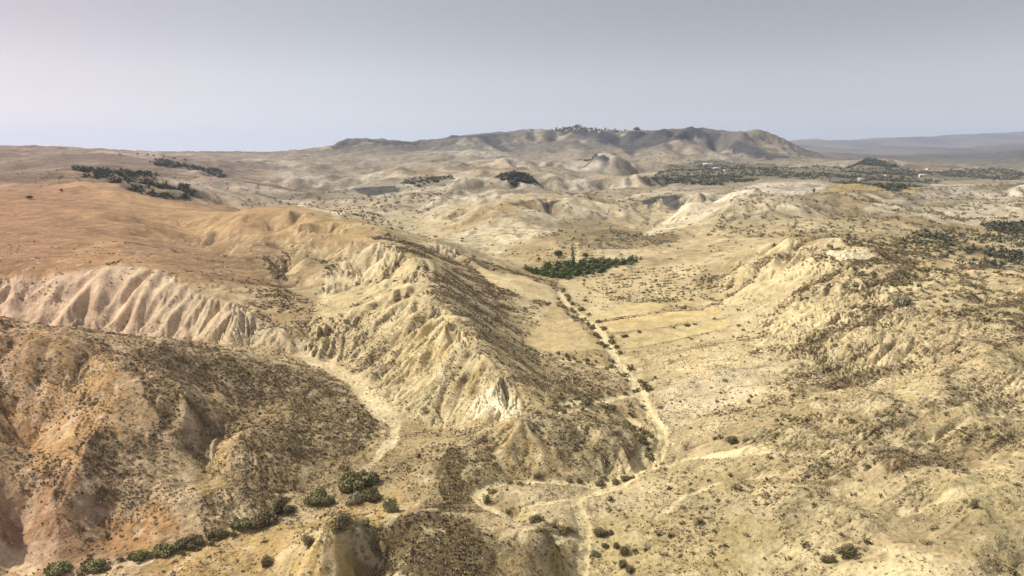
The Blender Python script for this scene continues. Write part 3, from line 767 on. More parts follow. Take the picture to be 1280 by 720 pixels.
# ------------------------------------------------------------------ materials
def principled(name, rough=0.95):
    m = bpy.data.materials.new(name); m.use_nodes = True
    b = m.node_tree.nodes["Principled BSDF"]
    b.inputs["Roughness"].default_value = rough
    b.inputs["Specular IOR Level"].default_value = 0.05
    return m, m.node_tree, b
def node(nt, kind, **kw):
    n = nt.nodes.new(kind)
    for k, v in kw.items(): setattr(n, k, v)
    return n
def mat_ground():
    m, nt, b = principled("earth")
    L = nt.links
    at_ = node(nt, "ShaderNodeAttribute", attribute_name="earth")
    geo = node(nt, "ShaderNodeNewGeometry")
    n1 = node(nt, "ShaderNodeTexNoise"); n1.inputs["Scale"].default_value = 0.9; n1.inputs["Detail"].default_value = 5; n1.inputs["Roughness"].default_value = .65
    n2 = node(nt, "ShaderNodeTexNoise"); n2.inputs["Scale"].default_value = 0.13; n2.inputs["Detail"].default_value = 6; n2.inputs["Roughness"].default_value = .7
    n3 = node(nt, "ShaderNodeTexNoise"); n3.inputs["Scale"].default_value = 0.022; n3.inputs["Detail"].default_value = 8; n3.inputs["Roughness"].default_value = .72
    for k in (n1, n2, n3): L.new(geo.outputs["Position"], k.inputs["Vector"])
    a1 = node(nt, "ShaderNodeMath", operation='ADD'); L.new(n1.outputs["Fac"], a1.inputs[0]); L.new(n2.outputs["Fac"], a1.inputs[1])
    a2 = node(nt, "ShaderNodeMath", operation='ADD'); L.new(a1.outputs[0], a2.inputs[0]); L.new(n3.outputs["Fac"], a2.inputs[1])
    mr = node(nt, "ShaderNodeMapRange"); L.new(a2.outputs[0], mr.inputs["Value"])
    mr.inputs["From Min"].default_value = 1.15; mr.inputs["From Max"].default_value = 1.85; mr.inputs["To Min"].default_value = .60; mr.inputs["To Max"].default_value = 1.38
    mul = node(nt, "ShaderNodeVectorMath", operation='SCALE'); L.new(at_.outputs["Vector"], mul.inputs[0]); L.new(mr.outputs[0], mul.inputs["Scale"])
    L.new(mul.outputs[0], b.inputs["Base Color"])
    bp = node(nt, "ShaderNodeBump"); bp.inputs["Strength"].default_value = .7; bp.inputs["Distance"].default_value = .9
    L.new(a1.outputs[0], bp.inputs["Height"]); L.new(bp.outputs[0], b.inputs["Normal"])
    return m
M_EARTH = mat_ground()

def grid_mesh(name, rows):
    i0, i1 = rows
    nr = i1 - i0
    me = bpy.data.meshes.new(name)
    co = np.stack([X[i0:i1], Y[i0:i1], Z[i0:i1]], -1).reshape(-1, 3).astype(np.float32)
    me.vertices.add(len(co)); me.vertices.foreach_set("co", co.ravel())
    a = (np.arange(nr - 1)[:, None] * NU + np.arange(NU - 1)[None, :]).ravel()
    quads = np.stack([a, a + 1, a + NU + 1, a + NU], 1).astype(np.int32)
    me.loops.add(quads.size); me.loops.foreach_set("vertex_index", quads.ravel())
    me.polygons.add(len(quads)); me.polygons.foreach_set("loop_start", np.arange(0, quads.size, 4, dtype=np.int32))
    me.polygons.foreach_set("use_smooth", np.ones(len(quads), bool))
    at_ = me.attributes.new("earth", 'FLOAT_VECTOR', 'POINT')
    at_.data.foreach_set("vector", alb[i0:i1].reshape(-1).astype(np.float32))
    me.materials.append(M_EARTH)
    me.update(calc_edges=True)
    ob = bpy.data.objects.new(name, me); COL.objects.link(ob); ob["kind"] = "structure"
    return ob
terrain = grid_mesh("terrain", (0, ND))
def haze():
    me = bpy.data.meshes.new("haze")
    x = 1.5 * (D_rows[-1] + OFF) + 50; y0, y1 = -100, D_rows[-1] + 50
    z0, z1 = float(Z.min()) - 1.5, max(float(Z.max()), H) + 12
    vs = [(sx * x, y, z) for z in (z0, z1) for y in (y0, y1) for sx in (-1, 1)]
    me.from_pydata(vs, [], [(0, 2, 3, 1), (4, 5, 7, 6), (0, 1, 5, 4), (2, 6, 7, 3), (0, 4, 6, 2), (1, 3, 7, 5)])
    m = bpy.data.materials.new("haze"); m.use_nodes = True; nt = m.node_tree; nt.nodes.clear()
    o = nt.nodes.new("ShaderNodeOutputMaterial"); v = nt.nodes.new("ShaderNodeVolumePrincipled")
    v.inputs["Color"].default_value = (.61, .72, .96, 1); v.inputs["Density"].default_value = HAZE; v.inputs["Anisotropy"].default_value = 0.2
    nt.links.new(v.outputs[0], o.inputs["Volume"])
    me.materials.append(m)
    ob = bpy.data.objects.new("haze", me); COL.objects.link(ob); ob["kind"] = "stuff"
    ob["label"] = "thin pale dust haze over the whole valley"
    print("haze", z0, z1)
haze()
print("terrain mesh", time.time() - T0)
# ------------------------------------------------------------------ plant and building helpers
def tag(o, label=None, cat=None, group=None, kind=None):
    if label: o["label"] = label
    if cat: o["category"] = cat
    if group: o["group"] = group
    if kind: o["kind"] = kind
    return o
def mat_leaf(name, c0, c1):
    m, nt, b = principled(name)
    L = nt.links
    geo = node(nt, "ShaderNodeNewGeometry")
    r = node(nt, "ShaderNodeValToRGB"); r.color_ramp.elements[0].color = (*c0, 1); r.color_ramp.elements[1].color = (*c1, 1)
    L.new(geo.outputs["Random Per Island"], r.inputs["Fac"])
    n = node(nt, "ShaderNodeTexNoise"); n.inputs["Scale"].default_value = .35; n.inputs["Detail"].default_value = 3
    L.new(geo.outputs["Position"], n.inputs["Vector"])
    mr = node(nt, "ShaderNodeMapRange"); mr.inputs["To Min"].default_value = .55; mr.inputs["To Max"].default_value = 1.5
    L.new(n.outputs["Fac"], mr.inputs["Value"])
    s = node(nt, "ShaderNodeVectorMath", operation='SCALE'); L.new(r.outputs["Color"], s.inputs[0]); L.new(mr.outputs[0], s.inputs["Scale"])
    L.new(s.outputs[0], b.inputs["Base Color"])
    return m
def mat_plain(name, col, var=.18, scale=2.0, rough=.9):
    m, nt, b = principled(name, rough)
    n = node(nt, "ShaderNodeTexNoise"); n.inputs["Scale"].default_value = scale; n.inputs["Detail"].default_value = 4
    tcn = node(nt, "ShaderNodeTexCoord"); nt.links.new(tcn.outputs["Object"], n.inputs["Vector"])
    r = node(nt, "ShaderNodeValToRGB")
    r.color_ramp.elements[0].position = .3; r.color_ramp.elements[1].position = .7
    r.color_ramp.elements[0].color = tuple(k * (1 - var) for k in col) + (1,); r.color_ramp.elements[1].color = tuple(min(1, k * (1 + var)) for k in col) + (1,)
    nt.links.new(n.outputs["Fac"], r.inputs["Fac"]); nt.links.new(r.outputs["Color"], b.inputs["Base Color"])
    return m
ML_DARK = mat_leaf("leaves_dark", (.130, .110, .060), (.235, .200, .108))
ML_OLIVE = mat_leaf("leaves_olive", (.180, .170, .078), (.310, .285, .140))
ML_GREY = mat_leaf("leaves_grey", (.25, .22, .15), (.38, .34, .24))
ML_GREEN = mat_leaf("leaves_green", (.085, .105, .042), (.15, .175, .075))
ML_WOOD = mat_leaf("leaves_wood", (.070, .074, .050), (.125, .122, .080))
ML_DRY = mat_leaf("dry_scrub", (.155, .118, .073), (.31, .24, .158))
ML_STRAW = mat_leaf("straw", (.30, .245, .145), (.50, .43, .28))
M_BARK = mat_plain("bark", (.11, .08, .055))
M_WHITE = mat_plain("limewash", (.74, .71, .64), .06)
M_PALE = mat_plain("plaster_pale", (.40, .36, .30), .08)
M_ROOF = mat_plain("roof_tile", (.34, .20, .13), .2)
M_FROOF = mat_plain("roof_light", (.46, .43, .38), .1)
M_DOOR = mat_plain("door_wood", (.12, .08, .05))
M_PANE = mat_plain("window_dark", (.05, .055, .06), .1, 2, .25)
M_FILM = mat_plain("greenhouse_film", (.78, .78, .75), .05, .4, .4)

def make_mesh(name, verts, faces, mat, smooth_=False):
    me = bpy.data.meshes.new(name)
    verts = np.asarray(verts, np.float32); faces = np.asarray(faces, np.int32)
    k = faces.shape[1]
    me.vertices.add(len(verts)); me.vertices.foreach_set("co", verts.ravel())
    me.loops.add(faces.size); me.loops.foreach_set("vertex_index", faces.ravel())
    me.polygons.add(len(faces)); me.polygons.foreach_set("loop_start", np.arange(0, faces.size, k, dtype=np.int32))
    me.materials.append(mat); me.update(calc_edges=True)
    return me
def obj(name, me, parent=None, loc=(0, 0, 0)):
    o = bpy.data.objects.new(name, me); COL.objects.link(o)
    o.location = loc
    if parent: o.parent = parent
    return o
def leaf_cloud(n, lumps, leaf, r):
    """leaf-clump quads spread through a few overlapping lumps: (cx, cy, cz, rx, ry, rz)"""
    lum = np.array(lumps, float)
    vol = lum[:, 3] * lum[:, 4] * lum[:, 5]
    k = r.choice(len(lum), n, p=vol ** .67 / (vol ** .67).sum())
    d = r.normal(size=(n, 3)); d /= np.linalg.norm(d, axis=1)[:, None]
    rad = np.where(r.random(n) < .75, r.uniform(.78, 1.06, n), r.uniform(.3, .8, n))
    c = lum[k, :3] + d * rad[:, None] * lum[k, 3:]
    c[:, 2] = np.maximum(c[:, 2], leaf * .15)
    nrm = d + r.normal(size=(n, 3)) * .55; nrm /= np.linalg.norm(nrm, axis=1)[:, None]
    ref = r.normal(size=(n, 3)); a = np.cross(nrm, ref); a /= np.linalg.norm(a, axis=1)[:, None]
    b = np.cross(nrm, a)
    s = leaf * r.uniform(.55, 1.25, n)[:, None]
    asp_ = r.uniform(.5, 1.0, n)[:, None]
    v = np.stack([c - a * s, c - b * s * asp_, c + a * s, c + b * s * asp_], 1).reshape(-1, 3)
    f = np.arange(4 * n).reshape(-1, 4)
    return v, f
def tube(path, radii, seg=6):
    path = np.array(path, float); vs = []; fs = []
    for i, p in enumerate(path):
        for k in range(seg):
            t = 2 * math.pi * k / seg
            vs.append((p[0] + radii[i] * math.cos(t), p[1] + radii[i] * math.sin(t), p[2]))
    for i in range(len(path) - 1):
        for k in range(seg):
            fs.append((i * seg + k, i * seg + (k + 1) % seg, (i + 1) * seg + (k + 1) % seg, (i + 1) * seg + k))
    return vs, fs
def stems(w, h, r, n=7):
    V = []; Fc = []
    for k in range(n):
        t = r.uniform(0, 2 * math.pi); e = r.uniform(.15, .6) * w
        v, f = tube([(0.05 * math.cos(t), 0.05 * math.sin(t), -.25), (e * .35 * math.cos(t), e * .35 * math.sin(t), h * .35), (e * math.cos(t), e * math.sin(t), h * .8)], [.05, .035, .015], 5)
        Fc += [tuple(i + len(V) for i in q) for q in f]; V += v
    return V, Fc
def lumps_for(w, d, h, k, r):
    out = [(r.uniform(-.12, .12) * w, r.uniform(-.12, .12) * d, h * .42, w * r.uniform(.22, .34), d * r.uniform(.22, .34), h * .5)]
    for i in range(k):
        t = 2 * math.pi * (i + r.uniform(-.3, .3)) / k; q = r.uniform(.3, .8)
        rr = r.uniform(.12, .30)
        out.append((w * .5 * q * math.cos(t), d * .5 * q * math.sin(t), h * r.uniform(.15, .5), w * rr, d * rr, h * r.uniform(.18, .46)))
    return out
def ground(x, y): return float(sample(Z, x, y))
def put(px, py):
    p = hit_near(px, py)
    return p if p is None else (p[0], p[1], ground(*p))
def mpp(p): return math.hypot(math.hypot(p[0], p[1]), H - p[2]) / F     # metres per photo pixel at a point

# ------------------------------------------------------------------ groves and woods: masses of trees seen from afar
def mass(name, label, pts_fn, tmpl_n, mat, cat, leaf, seed):
    r = np.random.default_rng(seed)
    pts = pts_fn(r)
    print(label, len(pts))
    if len(pts) == 0: return
    tm = []
    for k in range(5):
        v, f = leaf_cloud(tmpl_n, lumps_for(1, 1, 1, 4, r), leaf, r); tm.append(v)
    V = []
    for i in range(5):
        q = pts[i::5]
        if len(q) == 0: continue
        rot = r.uniform(0, 6.28, len(q)); c, s = np.cos(rot), np.sin(rot)
        t = tm[i]
        vx = (c[:, None] * t[None, :, 0] - s[:, None] * t[None, :, 1]) * q[:, 3:4] + q[:, 0:1]
        vy = (s[:, None] * t[None, :, 0] + c[:, None] * t[None, :, 1]) * q[:, 3:4] + q[:, 1:2]
        vz = t[None, :, 2] * q[:, 4:5] + q[:, 2:3]
        V.append(np.stack([vx, vy, vz], -1).reshape(-1, 3))
    V = np.concatenate(V)
    o = obj(name, make_mesh(name, V, np.arange(len(V)).reshape(-1, 4), mat))
    tag(o, label, cat, None, "stuff")
    return o
def in_poly(poly, n, r, wob=3):
    w = hits(poly); q = np.array([to_s(np.array(a), np.array(b)) for a, b in w], float)
    lo = q.min(0); hi = q.max(0)
    s = r.uniform(lo, hi, (n, 2))
    s0 = s + wob * np.stack([fbm(s[:, 0], s[:, 1], 15., 2, 5), fbm(s[:, 0], s[:, 1], 15., 2, 6)], 1) * 2
    ins = np.zeros(n, bool)
    for k in range(len(q)):
        a, b = q[k], q[(k + 1) % len(q)]
        ins ^= ((a[1] > s0[:, 1]) != (b[1] > s0[:, 1])) & (s0[:, 0] < (b[0] - a[0]) * (s0[:, 1] - a[1]) / (b[1] - a[1] + 1e-12) + a[0])
    s = s[ins]
    y = np.exp(s[:, 1] / F) - OFF; x = s[:, 0] / F * (y + OFF)
    return np.stack([x, y], 1)
def poly_pts(poly, n, size, hgt, gap=None, wob=3, rows=None):
    def fn(r):
        p = in_poly(poly, n, r, wob)
        if rows:                                           # planted in rows
            ang, sp = rows
            c, s = math.cos(ang), math.sin(ang)
            a = p[:, 0] * c + p[:, 1] * s; b = -p[:, 0] * s + p[:, 1] * c
            b = np.round(b / sp) * sp + r.normal(0, sp * .06, len(b))
            p = np.stack([a * c - b * s, a * s + b * c], 1)
        if gap: p = p[fbm(p[:, 0], p[:, 1], gap, 3, 8) > r.uniform(-.28, .12, len(p))]
        z = sample(Z, p[:, 0], p[:, 1])
        w = size * r.uniform(.6, 1.35, len(p)); h = hgt * r.uniform(.6, 1.3, len(p))
        return np.stack([p[:, 0], p[:, 1], z - .2, w, h], 1)
    return fn
mass("pine_wood", "dark wood spread over the saddle of the ochre hill", poly_pts(GROVE[8][0], 1500, 10, 8, 90), 26, ML_WOOD, "wood", .17, 1)
mass("pine_wood", "thin dark strip of wood above the pale bluff near the skyline", poly_pts(GROVE[9][0], 1100, 11, 9, 120), 18, ML_WOOD, "wood", .2, 2)
mass("orchard", "small bright green orchard in rows beside the valley stream", poly_pts(GROVE[10][0], 900, 4.6, 4.0, None, 1, (math.radians(62), 6.5)), 40, ML_GREEN, "orchard", .15, 3)
mass("olive_grove", "dark grove on the flat left of the terraced hill", poly_pts(GROVE[1][0], 1100, 13, 8, 200, 1, (.3, 16)), 14, ML_WOOD, "grove", .22, 4)
mass("olive_grove", "narrow dark grove beside the white clay patches", poly_pts(GROVE[0][0], 500, 12, 7, 150, 1), 14, ML_WOOD, "grove", .22, 5)
mass("olive_grove", "small dark grove high under the town ridge", poly_pts(GROVE[2][0], 500, 15, 8, None, 1), 12, ML_WOOD, "grove", .24, 6)
mass("citrus_grove", "wide belt of dark groves below the right end of the town ridge", poly_pts(GROVE[3][0], 13000, 12, 7, 300, 3), 12, ML_WOOD, "grove", .24, 7)
mass("pine_wood", "dark wood covering the small round hill in the groves", poly_pts(GROVE[4][0], 700, 17, 10, None, 1), 12, ML_WOOD, "wood", .24, 8)
mass("olive_grove", "long dark green grove slanting across the right hillside", poly_pts(GROVE[6][0], 500, 6, 5, 60, 1), 26, ML_WOOD, "grove", .18, 9)
mass("olive_grove", "dark grove at the right edge beyond the slanting grove", poly_pts([(1228, 281), (1300, 276), (1300, 291), (1250, 291)], 400, 8, 5, 60, 1), 24, ML_WOOD, "grove", .18, 10)
mass("bushland", "greyish brown bushes filling the hollow behind the orchard", poly_pts([(740, 300), (765, 288), (845, 290), (850, 302), (790, 312), (750, 311)], 700, 4, 2, 22, 3), 16, ML_GREY, "bushes", .22, 11)
mass("bushland", "dark bushes scattered over the flat topped hill on the right", poly_pts([(880, 300), (900, 258), (1010, 240), (1110, 262), (1200, 285), (1150, 320), (1060, 310), (980, 296)], 2600, 4.2, 2.6, 50, 3), 14, ML_DARK, "bushes", .22, 12)
mass("bushland", "rows of dark bushes on the terraces above the orchard", poly_pts([(640, 300), (700, 288), (760, 318), (700, 330), (640, 325)], 420, 2.6, 1.6, 40, 3, (.05, 14)), 14, ML_DARK, "bushes", .22, 13)
mass("bushland", "terrace hedges under the flat topped hill", poly_pts([(1000, 296), (1090, 292), (1200, 306), (1150, 322), (1080, 312)], 900, 4.2, 2.6, None, 3, (-.02, 13)), 14, ML_DARK, "bushes", .22, 14)
mass("bushland", "stone walls and bushes in rows on the slope right of the orchard", poly_pts([(720, 350), (790, 335), (870, 330), (900, 350), (830, 380), (760, 375)], 700, 2.6, 1.6, None, 3, (.35, 8)), 14, ML_DARK, "bushes", .22, 15)
mass("bushland", "dark bushes straggling over the pale badlands beyond the flat topped hill", poly_pts([(1060, 252), (1100, 240), (1290, 230), (1290, 268), (1180, 276), (1110, 262)], 1500, 8, 4, 70, 4), 12, ML_DARK, "bushes", .22, 17)
mass("olive_grove", "scattered olive trees on the terraces between the two right hills", poly_pts([(1120, 300), (1200, 284), (1290, 296), (1290, 340), (1220, 335), (1180, 322)], 700, 5, 4, 40, 3), 18, ML_WOOD, "grove", .2, 18)
mass("bushland", "dark bushes along the hollows between the badlands and the orchard", poly_pts([(300, 255), (400, 236), (560, 226), (700, 236), (840, 240), (840, 262), (700, 246), (600, 240), (520, 270), (440, 270)], 2600, 8, 4, 60, 4), 10, ML_DARK, "bushes", .24, 19)
mass("bushland", "thorn bushes on the brow behind the white gravel patch", poly_pts([(1060, 330), (1100, 320), (1200, 345), (1300, 380), (1300, 425), (1180, 400), (1120, 372)], 950, 3.0, 1.8, 26, 3), 20, ML_DARK, "bushes", .2, 16)

# ------------------------------------------------------------------ dry scrub on the slopes: too many to count
def scatter(n, dmax, r, u=.9, dmin=100):
    d = np.sqrt(r.uniform(dmin ** 2, dmax ** 2, n)); uu = r.uniform(-u, u, n)
    return uu * (d + OFF), d
DENS = scr * sstep(-.25, .30, nB + .8 * fbm(X, Y, 34., 3, 73) + .4 * nD + (scr - .5) * 1.2)
FIELD = union(*[area(q[0], 3, 1, 22, 9) for q in PATCH if q[3] == 1.5 or q[0][0] in ((690, 375), (600, 338))])
def scrub_cover():
    r = np.random.default_rng(21)
    x, y = scatter(900000, 520, r)
    keep = r.random(len(x)) < np.clip(sample(DENS, x, y), 0, 1) * .85
    keep[keep] = sample(FIELD, x[keep], y[keep]) < .4
    x, y = x[keep], y[keep]
    z = sample(Z, x, y)
    n = len(x); K = 9
    w = r.lognormal(-1.05, .38, n).clip(.15, .9) * (1 + .35 * sstep(200, 450, y)); h = w * r.uniform(.75, 1.25, n)
    a = r.uniform(0, 2 * math.pi, (n, K)); e = r.uniform(.1, .95, (n, K)); hh = r.uniform(.45, 1.0, (n, K)) * (1.15 - .6 * e)
    cx = x[:, None] + np.cos(a) * e * w[:, None]; cy = y[:, None] + np.sin(a) * e * w[:, None]
    base = z[:, None] - .12 + 0 * e
    t = a + math.pi / 2 + r.normal(0, .7, (n, K)); wd = w[:, None] * r.uniform(.22, .5, (n, K))
    v0 = np.stack([cx - np.cos(t) * wd, cy - np.sin(t) * wd, base + .2 * hh * h[:, None]], -1)
    v1 = np.stack([cx + np.cos(t) * wd, cy + np.sin(t) * wd, base + .2 * hh * h[:, None]], -1)
    lean = r.uniform(-.3, .5, (n, K)) * w[:, None]
    v2 = np.stack([cx + np.cos(a) * lean + np.cos(t) * wd * .6, cy + np.sin(a) * lean + np.sin(t) * wd * .6, base + hh * h[:, None]], -1)
    v3 = np.stack([cx + np.cos(a) * lean - np.cos(t) * wd * .5, cy + np.sin(a) * lean - np.sin(t) * wd * .5, base + hh * h[:, None] * .85], -1)
    V = np.stack([v0, v1, v2, v3], 2).reshape(-1, 3)
    o = obj("dry_scrub", make_mesh("dry_scrub", V, np.arange(len(V)).reshape(-1, 4), ML_DRY))
    tag(o, "low brown thorny scrub covering the slopes", "scrub", None, "stuff")
    print("scrub", n)
scrub_cover()
def dry_grass():
    r = np.random.default_rng(22)
    x, y = scatter(420000, 330, r, .9, 118)
    dn = sstep(-.2, .35, fbm(x, y, 17., 3, 74)) * (1 - np.clip(sample(road, x, y) + sample(wash, x, y) + .7 * sample(stream, x, y), 0, 1))
    keep = r.random(len(x)) < .06 + .5 * dn
    x, y = x[keep], y[keep]; z = sample(Z, x, y); n = len(x); K = 3
    w = r.lognormal(-1.55, .35, n).clip(.1, .5)
    a = r.uniform(0, 2 * math.pi, (n, K)); cx = x[:, None] + r.normal(0, .5, (n, K)) * w[:, None]; cy = y[:, None] + r.normal(0, .5, (n, K)) * w[:, None]
    ww = w[:, None] * r.uniform(.4, 1.0, (n, K)); hh = w[:, None] * r.uniform(.5, 1.3, (n, K)); b = z[:, None] - .05 + 0 * a
    lx = r.normal(0, .3, (n, K)) * hh; ly = r.normal(0, .3, (n, K)) * hh
    c_, s_ = np.cos(a) * ww, np.sin(a) * ww
    V = np.stack([np.stack([cx - c_, cy - s_, b], -1), np.stack([cx + c_, cy + s_, b], -1), np.stack([cx + c_ * .8 + lx, cy + s_ * .8 + ly, b + hh], -1), np.stack([cx - c_ * .8 + lx, cy - s_ * .8 + ly, b + hh * .8], -1)], 2).reshape(-1, 3)
    o = obj("dry_grass", make_mesh("dry_grass", V, np.arange(len(V)).reshape(-1, 4), ML_STRAW))
    tag(o, "bleached dry grass tufts between the scrub", "grass", None, "stuff"); print("grass", n)
dry_grass()
print("stuff", time.time() - T0)

# ------------------------------------------------------------------ shrubs one can tell apart
def shrub_mesh(name, w, d, h, n, leaf, mat, r, k=5):
    v, f = leaf_cloud(n, lumps_for(w, d, h, k, r), leaf, r)
    return make_mesh(name, v, f, mat)
BIG = [  # px, py of the foot, width px, height px, depth factor, leaf colour, label
    (398, 629, 36, 24, .8, ML_OLIVE, "rounded olive bush, larger of the pair on the flat under the scrubby hill"),
    (409, 631, 20, 16, .9, ML_OLIVE, "smaller darker bush touching the right side of the big rounded bush"),
    (440, 611, 44, 30, .9, ML_OLIVE, "largest green bush, long and sloping, at the mouth of the left wash"),
    (463, 603, 34, 20, .8, ML_OLIVE, "olive bush grown together with the far end of the largest green bush"),
    (444, 628, 24, 16, .8, ML_GREY, "pale grey dry bush in front of the largest green bush"),
    (464, 624, 30, 17, .7, ML_DARK, "dark brown green bush right of the pale grey bush"),
    (487, 640, 22, 27, .6, ML_OLIVE, "narrow yellow green bush leaning over the path bank beside the scrubby mound"),
    (427, 661, 28, 26, .8, ML_DARK, "upright dark bush just behind the pale clay cone"),
    (387, 680, 18, 16, .8, ML_DARK, "dark bush beside the left flank of the pale clay cone"),
    (334, 706, 19, 14, .8, ML_DARK, "round dark bush alone on the tan flat near the bottom edge"),
    (352, 640, 30, 24, .8, ML_DARK, "tall dark bush under the dark scrubby foot of the left hill"),
    (332, 655, 34, 20, .7, ML_DARK, "wide dark bush casting a shadow at the left hill's lowest corner"),
    (302, 656, 26, 15, .7, ML_OLIVE, "olive bush in the hedge, just left of the wide dark bush"),
    (272, 672, 26, 14, .7, ML_DARK, "dark hedge bush below the yellow rib of the left hill"),
    (237, 682, 30, 17, .7, ML_DARK, "dark bush in the hedge, below the brown clay rib"),
    (205, 692, 34, 16, .6, ML_OLIVE, "long olive hedge bush at the foot of the rosy clay fan"),
    (176, 697, 26, 14, .6, ML_OLIVE, "low olive bush near the left end of the hedge"),
    (120, 708, 30, 12, .6, ML_OLIVE, "low olive bush beside the pale wash at the bottom left"),
    (75, 714, 34, 14, .6, ML_OLIVE, "leftmost low bush, at the bottom edge under the rosy fan"),
    (457, 655, 12, 8, .8, ML_OLIVE, "small bush right of the upright dark bush on the path"),
    (670, 652, 22, 14, .8, ML_DARK, "big dark bush inside the lower loop of the dry meander"),
    (608, 628, 11, 15, .9, ML_DARK, "tall dark bush at the far left bend of the dry meander"),
    (616, 616, 14, 9, .9, ML_OLIVE, "olive bush above the left bend of the dry meander"),
    (635, 641, 9, 7, .9, ML_OLIVE, "small olive bush on the left rim of the meander terrace"),
    (692, 659, 11, 7, .9, ML_DARK, "dark bush next to the meander, right of the big dark bush"),
    (708, 664, 18, 8, .7, ML_DARK, "low dark bush where the meander meets the track"),
    (748, 669, 20, 13, .8, ML_DARK, "large dark bush on the right of the track near the bottom"),
    (763, 667, 11, 7, .9, ML_DARK, "smaller bush on the right of the large trackside bush"),
    (756, 683, 12, 6, .8, ML_DARK, "flat dark bush below the large trackside bush"),
    (744, 694, 13, 9, .8, ML_OLIVE, "olive bush right of the track close to the bottom edge"),
    (779, 692, 16, 14, .8, ML_DARK, "dark bush in the middle of the slanting row by the bottom edge"),
    (770, 684, 10, 8, .8, ML_DARK, "uppermost bush of the slanting row by the bottom edge"),
    (778, 709, 13, 15, .8, ML_DARK, "thick dark bush at the lower end of the slanting row"),
    (788, 714, 14, 8, .8, ML_DARK, "low dark bush at the bottom edge right of the thick one"),
    (638, 605, 10, 8, .8, ML_OLIVE, "olive bush on the upper arm of the meander, nearest the bend"),
    (650, 605, 10, 5, .8, ML_OLIVE, "low olive bush on the upper arm of the meander, next to the round one"),
    (672, 596, 12, 9, .8, ML_DARK, "dark reddish bush standing above the upper arm of the meander"),
    (712, 602, 11, 7, .8, ML_OLIVE, "olive bush halfway along the upper arm of the meander"),
    (724, 603, 10, 8, .8, ML_DARK, "dark bush right of the halfway olive bush on the meander"),
    (749, 605, 15, 5, .7, ML_DARK, "flat dark bush on the meander under the scrubby spur"),
    (769, 604, 12, 8, .8, ML_DARK, "dark bush where the meander turns towards the valley"),
    (781, 600, 14, 9, .8, ML_DARK, "dark bush at the tip of the scrubby spur"),
    (803, 552, 15, 14, .9, ML_OLIVE, "tall olive bush on the stream bend right of the spur"),
    (916, 552, 22, 9, .5, ML_DARK, "long dark bush on a bank in the middle of the right slope"),
    (1128, 380, 24, 16, .8, ML_GREY, "large grey bush on the brow of the right hill"),
    (1035, 702, 18, 12, .8, ML_DARK, "dark bush at the left end of the thick cluster near the bottom right"),
    (1060, 694, 24, 14, .8, ML_DARK, "largest bush of the thick cluster near the bottom right"),
    (1218, 635, 10, 16, .8, ML_DARK, "upright dark bush in the gully of the yellow bluff at the right"),
]
r_ = np.random.default_rng(5)
def shrub(x, y, z, w, h, dp, mat, n, label, group=None, leaf=None):
    root = bpy.data.objects.new("shrub", None); COL.objects.link(root)
    root.location = (x, y, z); root.rotation_euler = (0, 0, r_.uniform(-.4, .4))
    tag(root, label, "shrub", group)
    obj("foliage", shrub_mesh("foliage", w, w * dp * 1.1, h, n, leaf or max(.11, w * .036), mat, r_, 6), root)
    v, f = stems(w, h, r_); obj("stems", make_mesh("stems", v, f, M_BARK), root)
    return root
NSH = 0
for px, py, wp, hp, dp, mt, lb in BIG:
    p = put(px, py)
    if p is None: print("no hit", px, py); continue
    s = mpp(p); NSH += 1
    shrub(p[0], p[1], p[2] - .15, wp * s * .92, hp * s * (.70 if py > 652 and px < 310 else .86), dp, mt, int(min(3000, 400 + wp * 70)), lb)

# smaller ones share a few grown shapes; each is still an object of its own
SMALL = []
for k in range(8):
    v, f = leaf_cloud(130, lumps_for(1, 1, .62, 4, r_), .105, r_)
    SMALL.append((make_mesh("shrub", v, f, ML_DARK if k % 4 else ML_OLIVE), ))
USED = []
def small(x, y, w, label, group):
    global NSH
    o = bpy.data.objects.new("shrub", SMALL[r_.integers(8)][0]); COL.objects.link(o)
    o.location = (x, y, ground(x, y) - .1); o.rotation_euler = (0, 0, r_.uniform(0, 6.28)); o.scale = (w, w * r_.uniform(.7, 1.2), w * r_.uniform(.8, 1.25))
    tag(o, label, "shrub", group); NSH += 1; USED.append((x, y, w))
def along(pts, n, w0, w1, jit, label, group):
    w = smooth(hits(pts))
    seg = [math.hypot(b[0] - a[0], b[1] - a[1]) for a, b in zip(w[:-1], w[1:])]; L = sum(seg)
    for k in range(n):
        t = r_.uniform(0, L); i = 0
        while i < len(seg) - 1 and t > seg[i]: t -= seg[i]; i += 1
        a, b = w[i], w[i + 1]; q = t / (seg[i] + 1e-6)
        dx, dy = (b[0] - a[0]) / (seg[i] + 1e-6), (b[1] - a[1]) / (seg[i] + 1e-6)
        o = (jit * .5 + abs(r_.normal(0, .35)) * jit) * (1 if r_.random() < .5 else -1)
        small(a[0] + (b[0] - a[0]) * q - dy * o, a[1] + (b[1] - a[1]) * q + dx * o, r_.uniform(w0, w1), label, group)
along([(812, 515), (800, 490), (785, 468), (770, 448), (760, 430), (745, 408), (722, 390), (706, 378), (698, 362)], 46, 2.2, 4.2, 3.5, "brown green bush lining the main dry stream up the valley", "bushes along the main stream")
along([(785, 468), (740, 452), (700, 448)], 16, 1.6, 3.0, 1.5, "bush on the upper side stream that crosses the valley floor", "bushes on the upper side stream")
along([(800, 490), (770, 492), (735, 498), (702, 502)], 16, 1.4, 2.8, 1.5, "bush on the bank below the scrubby valley flat", "bushes on the lower side stream")
along([(806, 575), (800, 545), (790, 522), (755, 514), (720, 509), (698, 514)], 36, 1.2, 3.2, 2.6, "bush along the stream that wraps round the scrubby spur", "bushes round the spur")
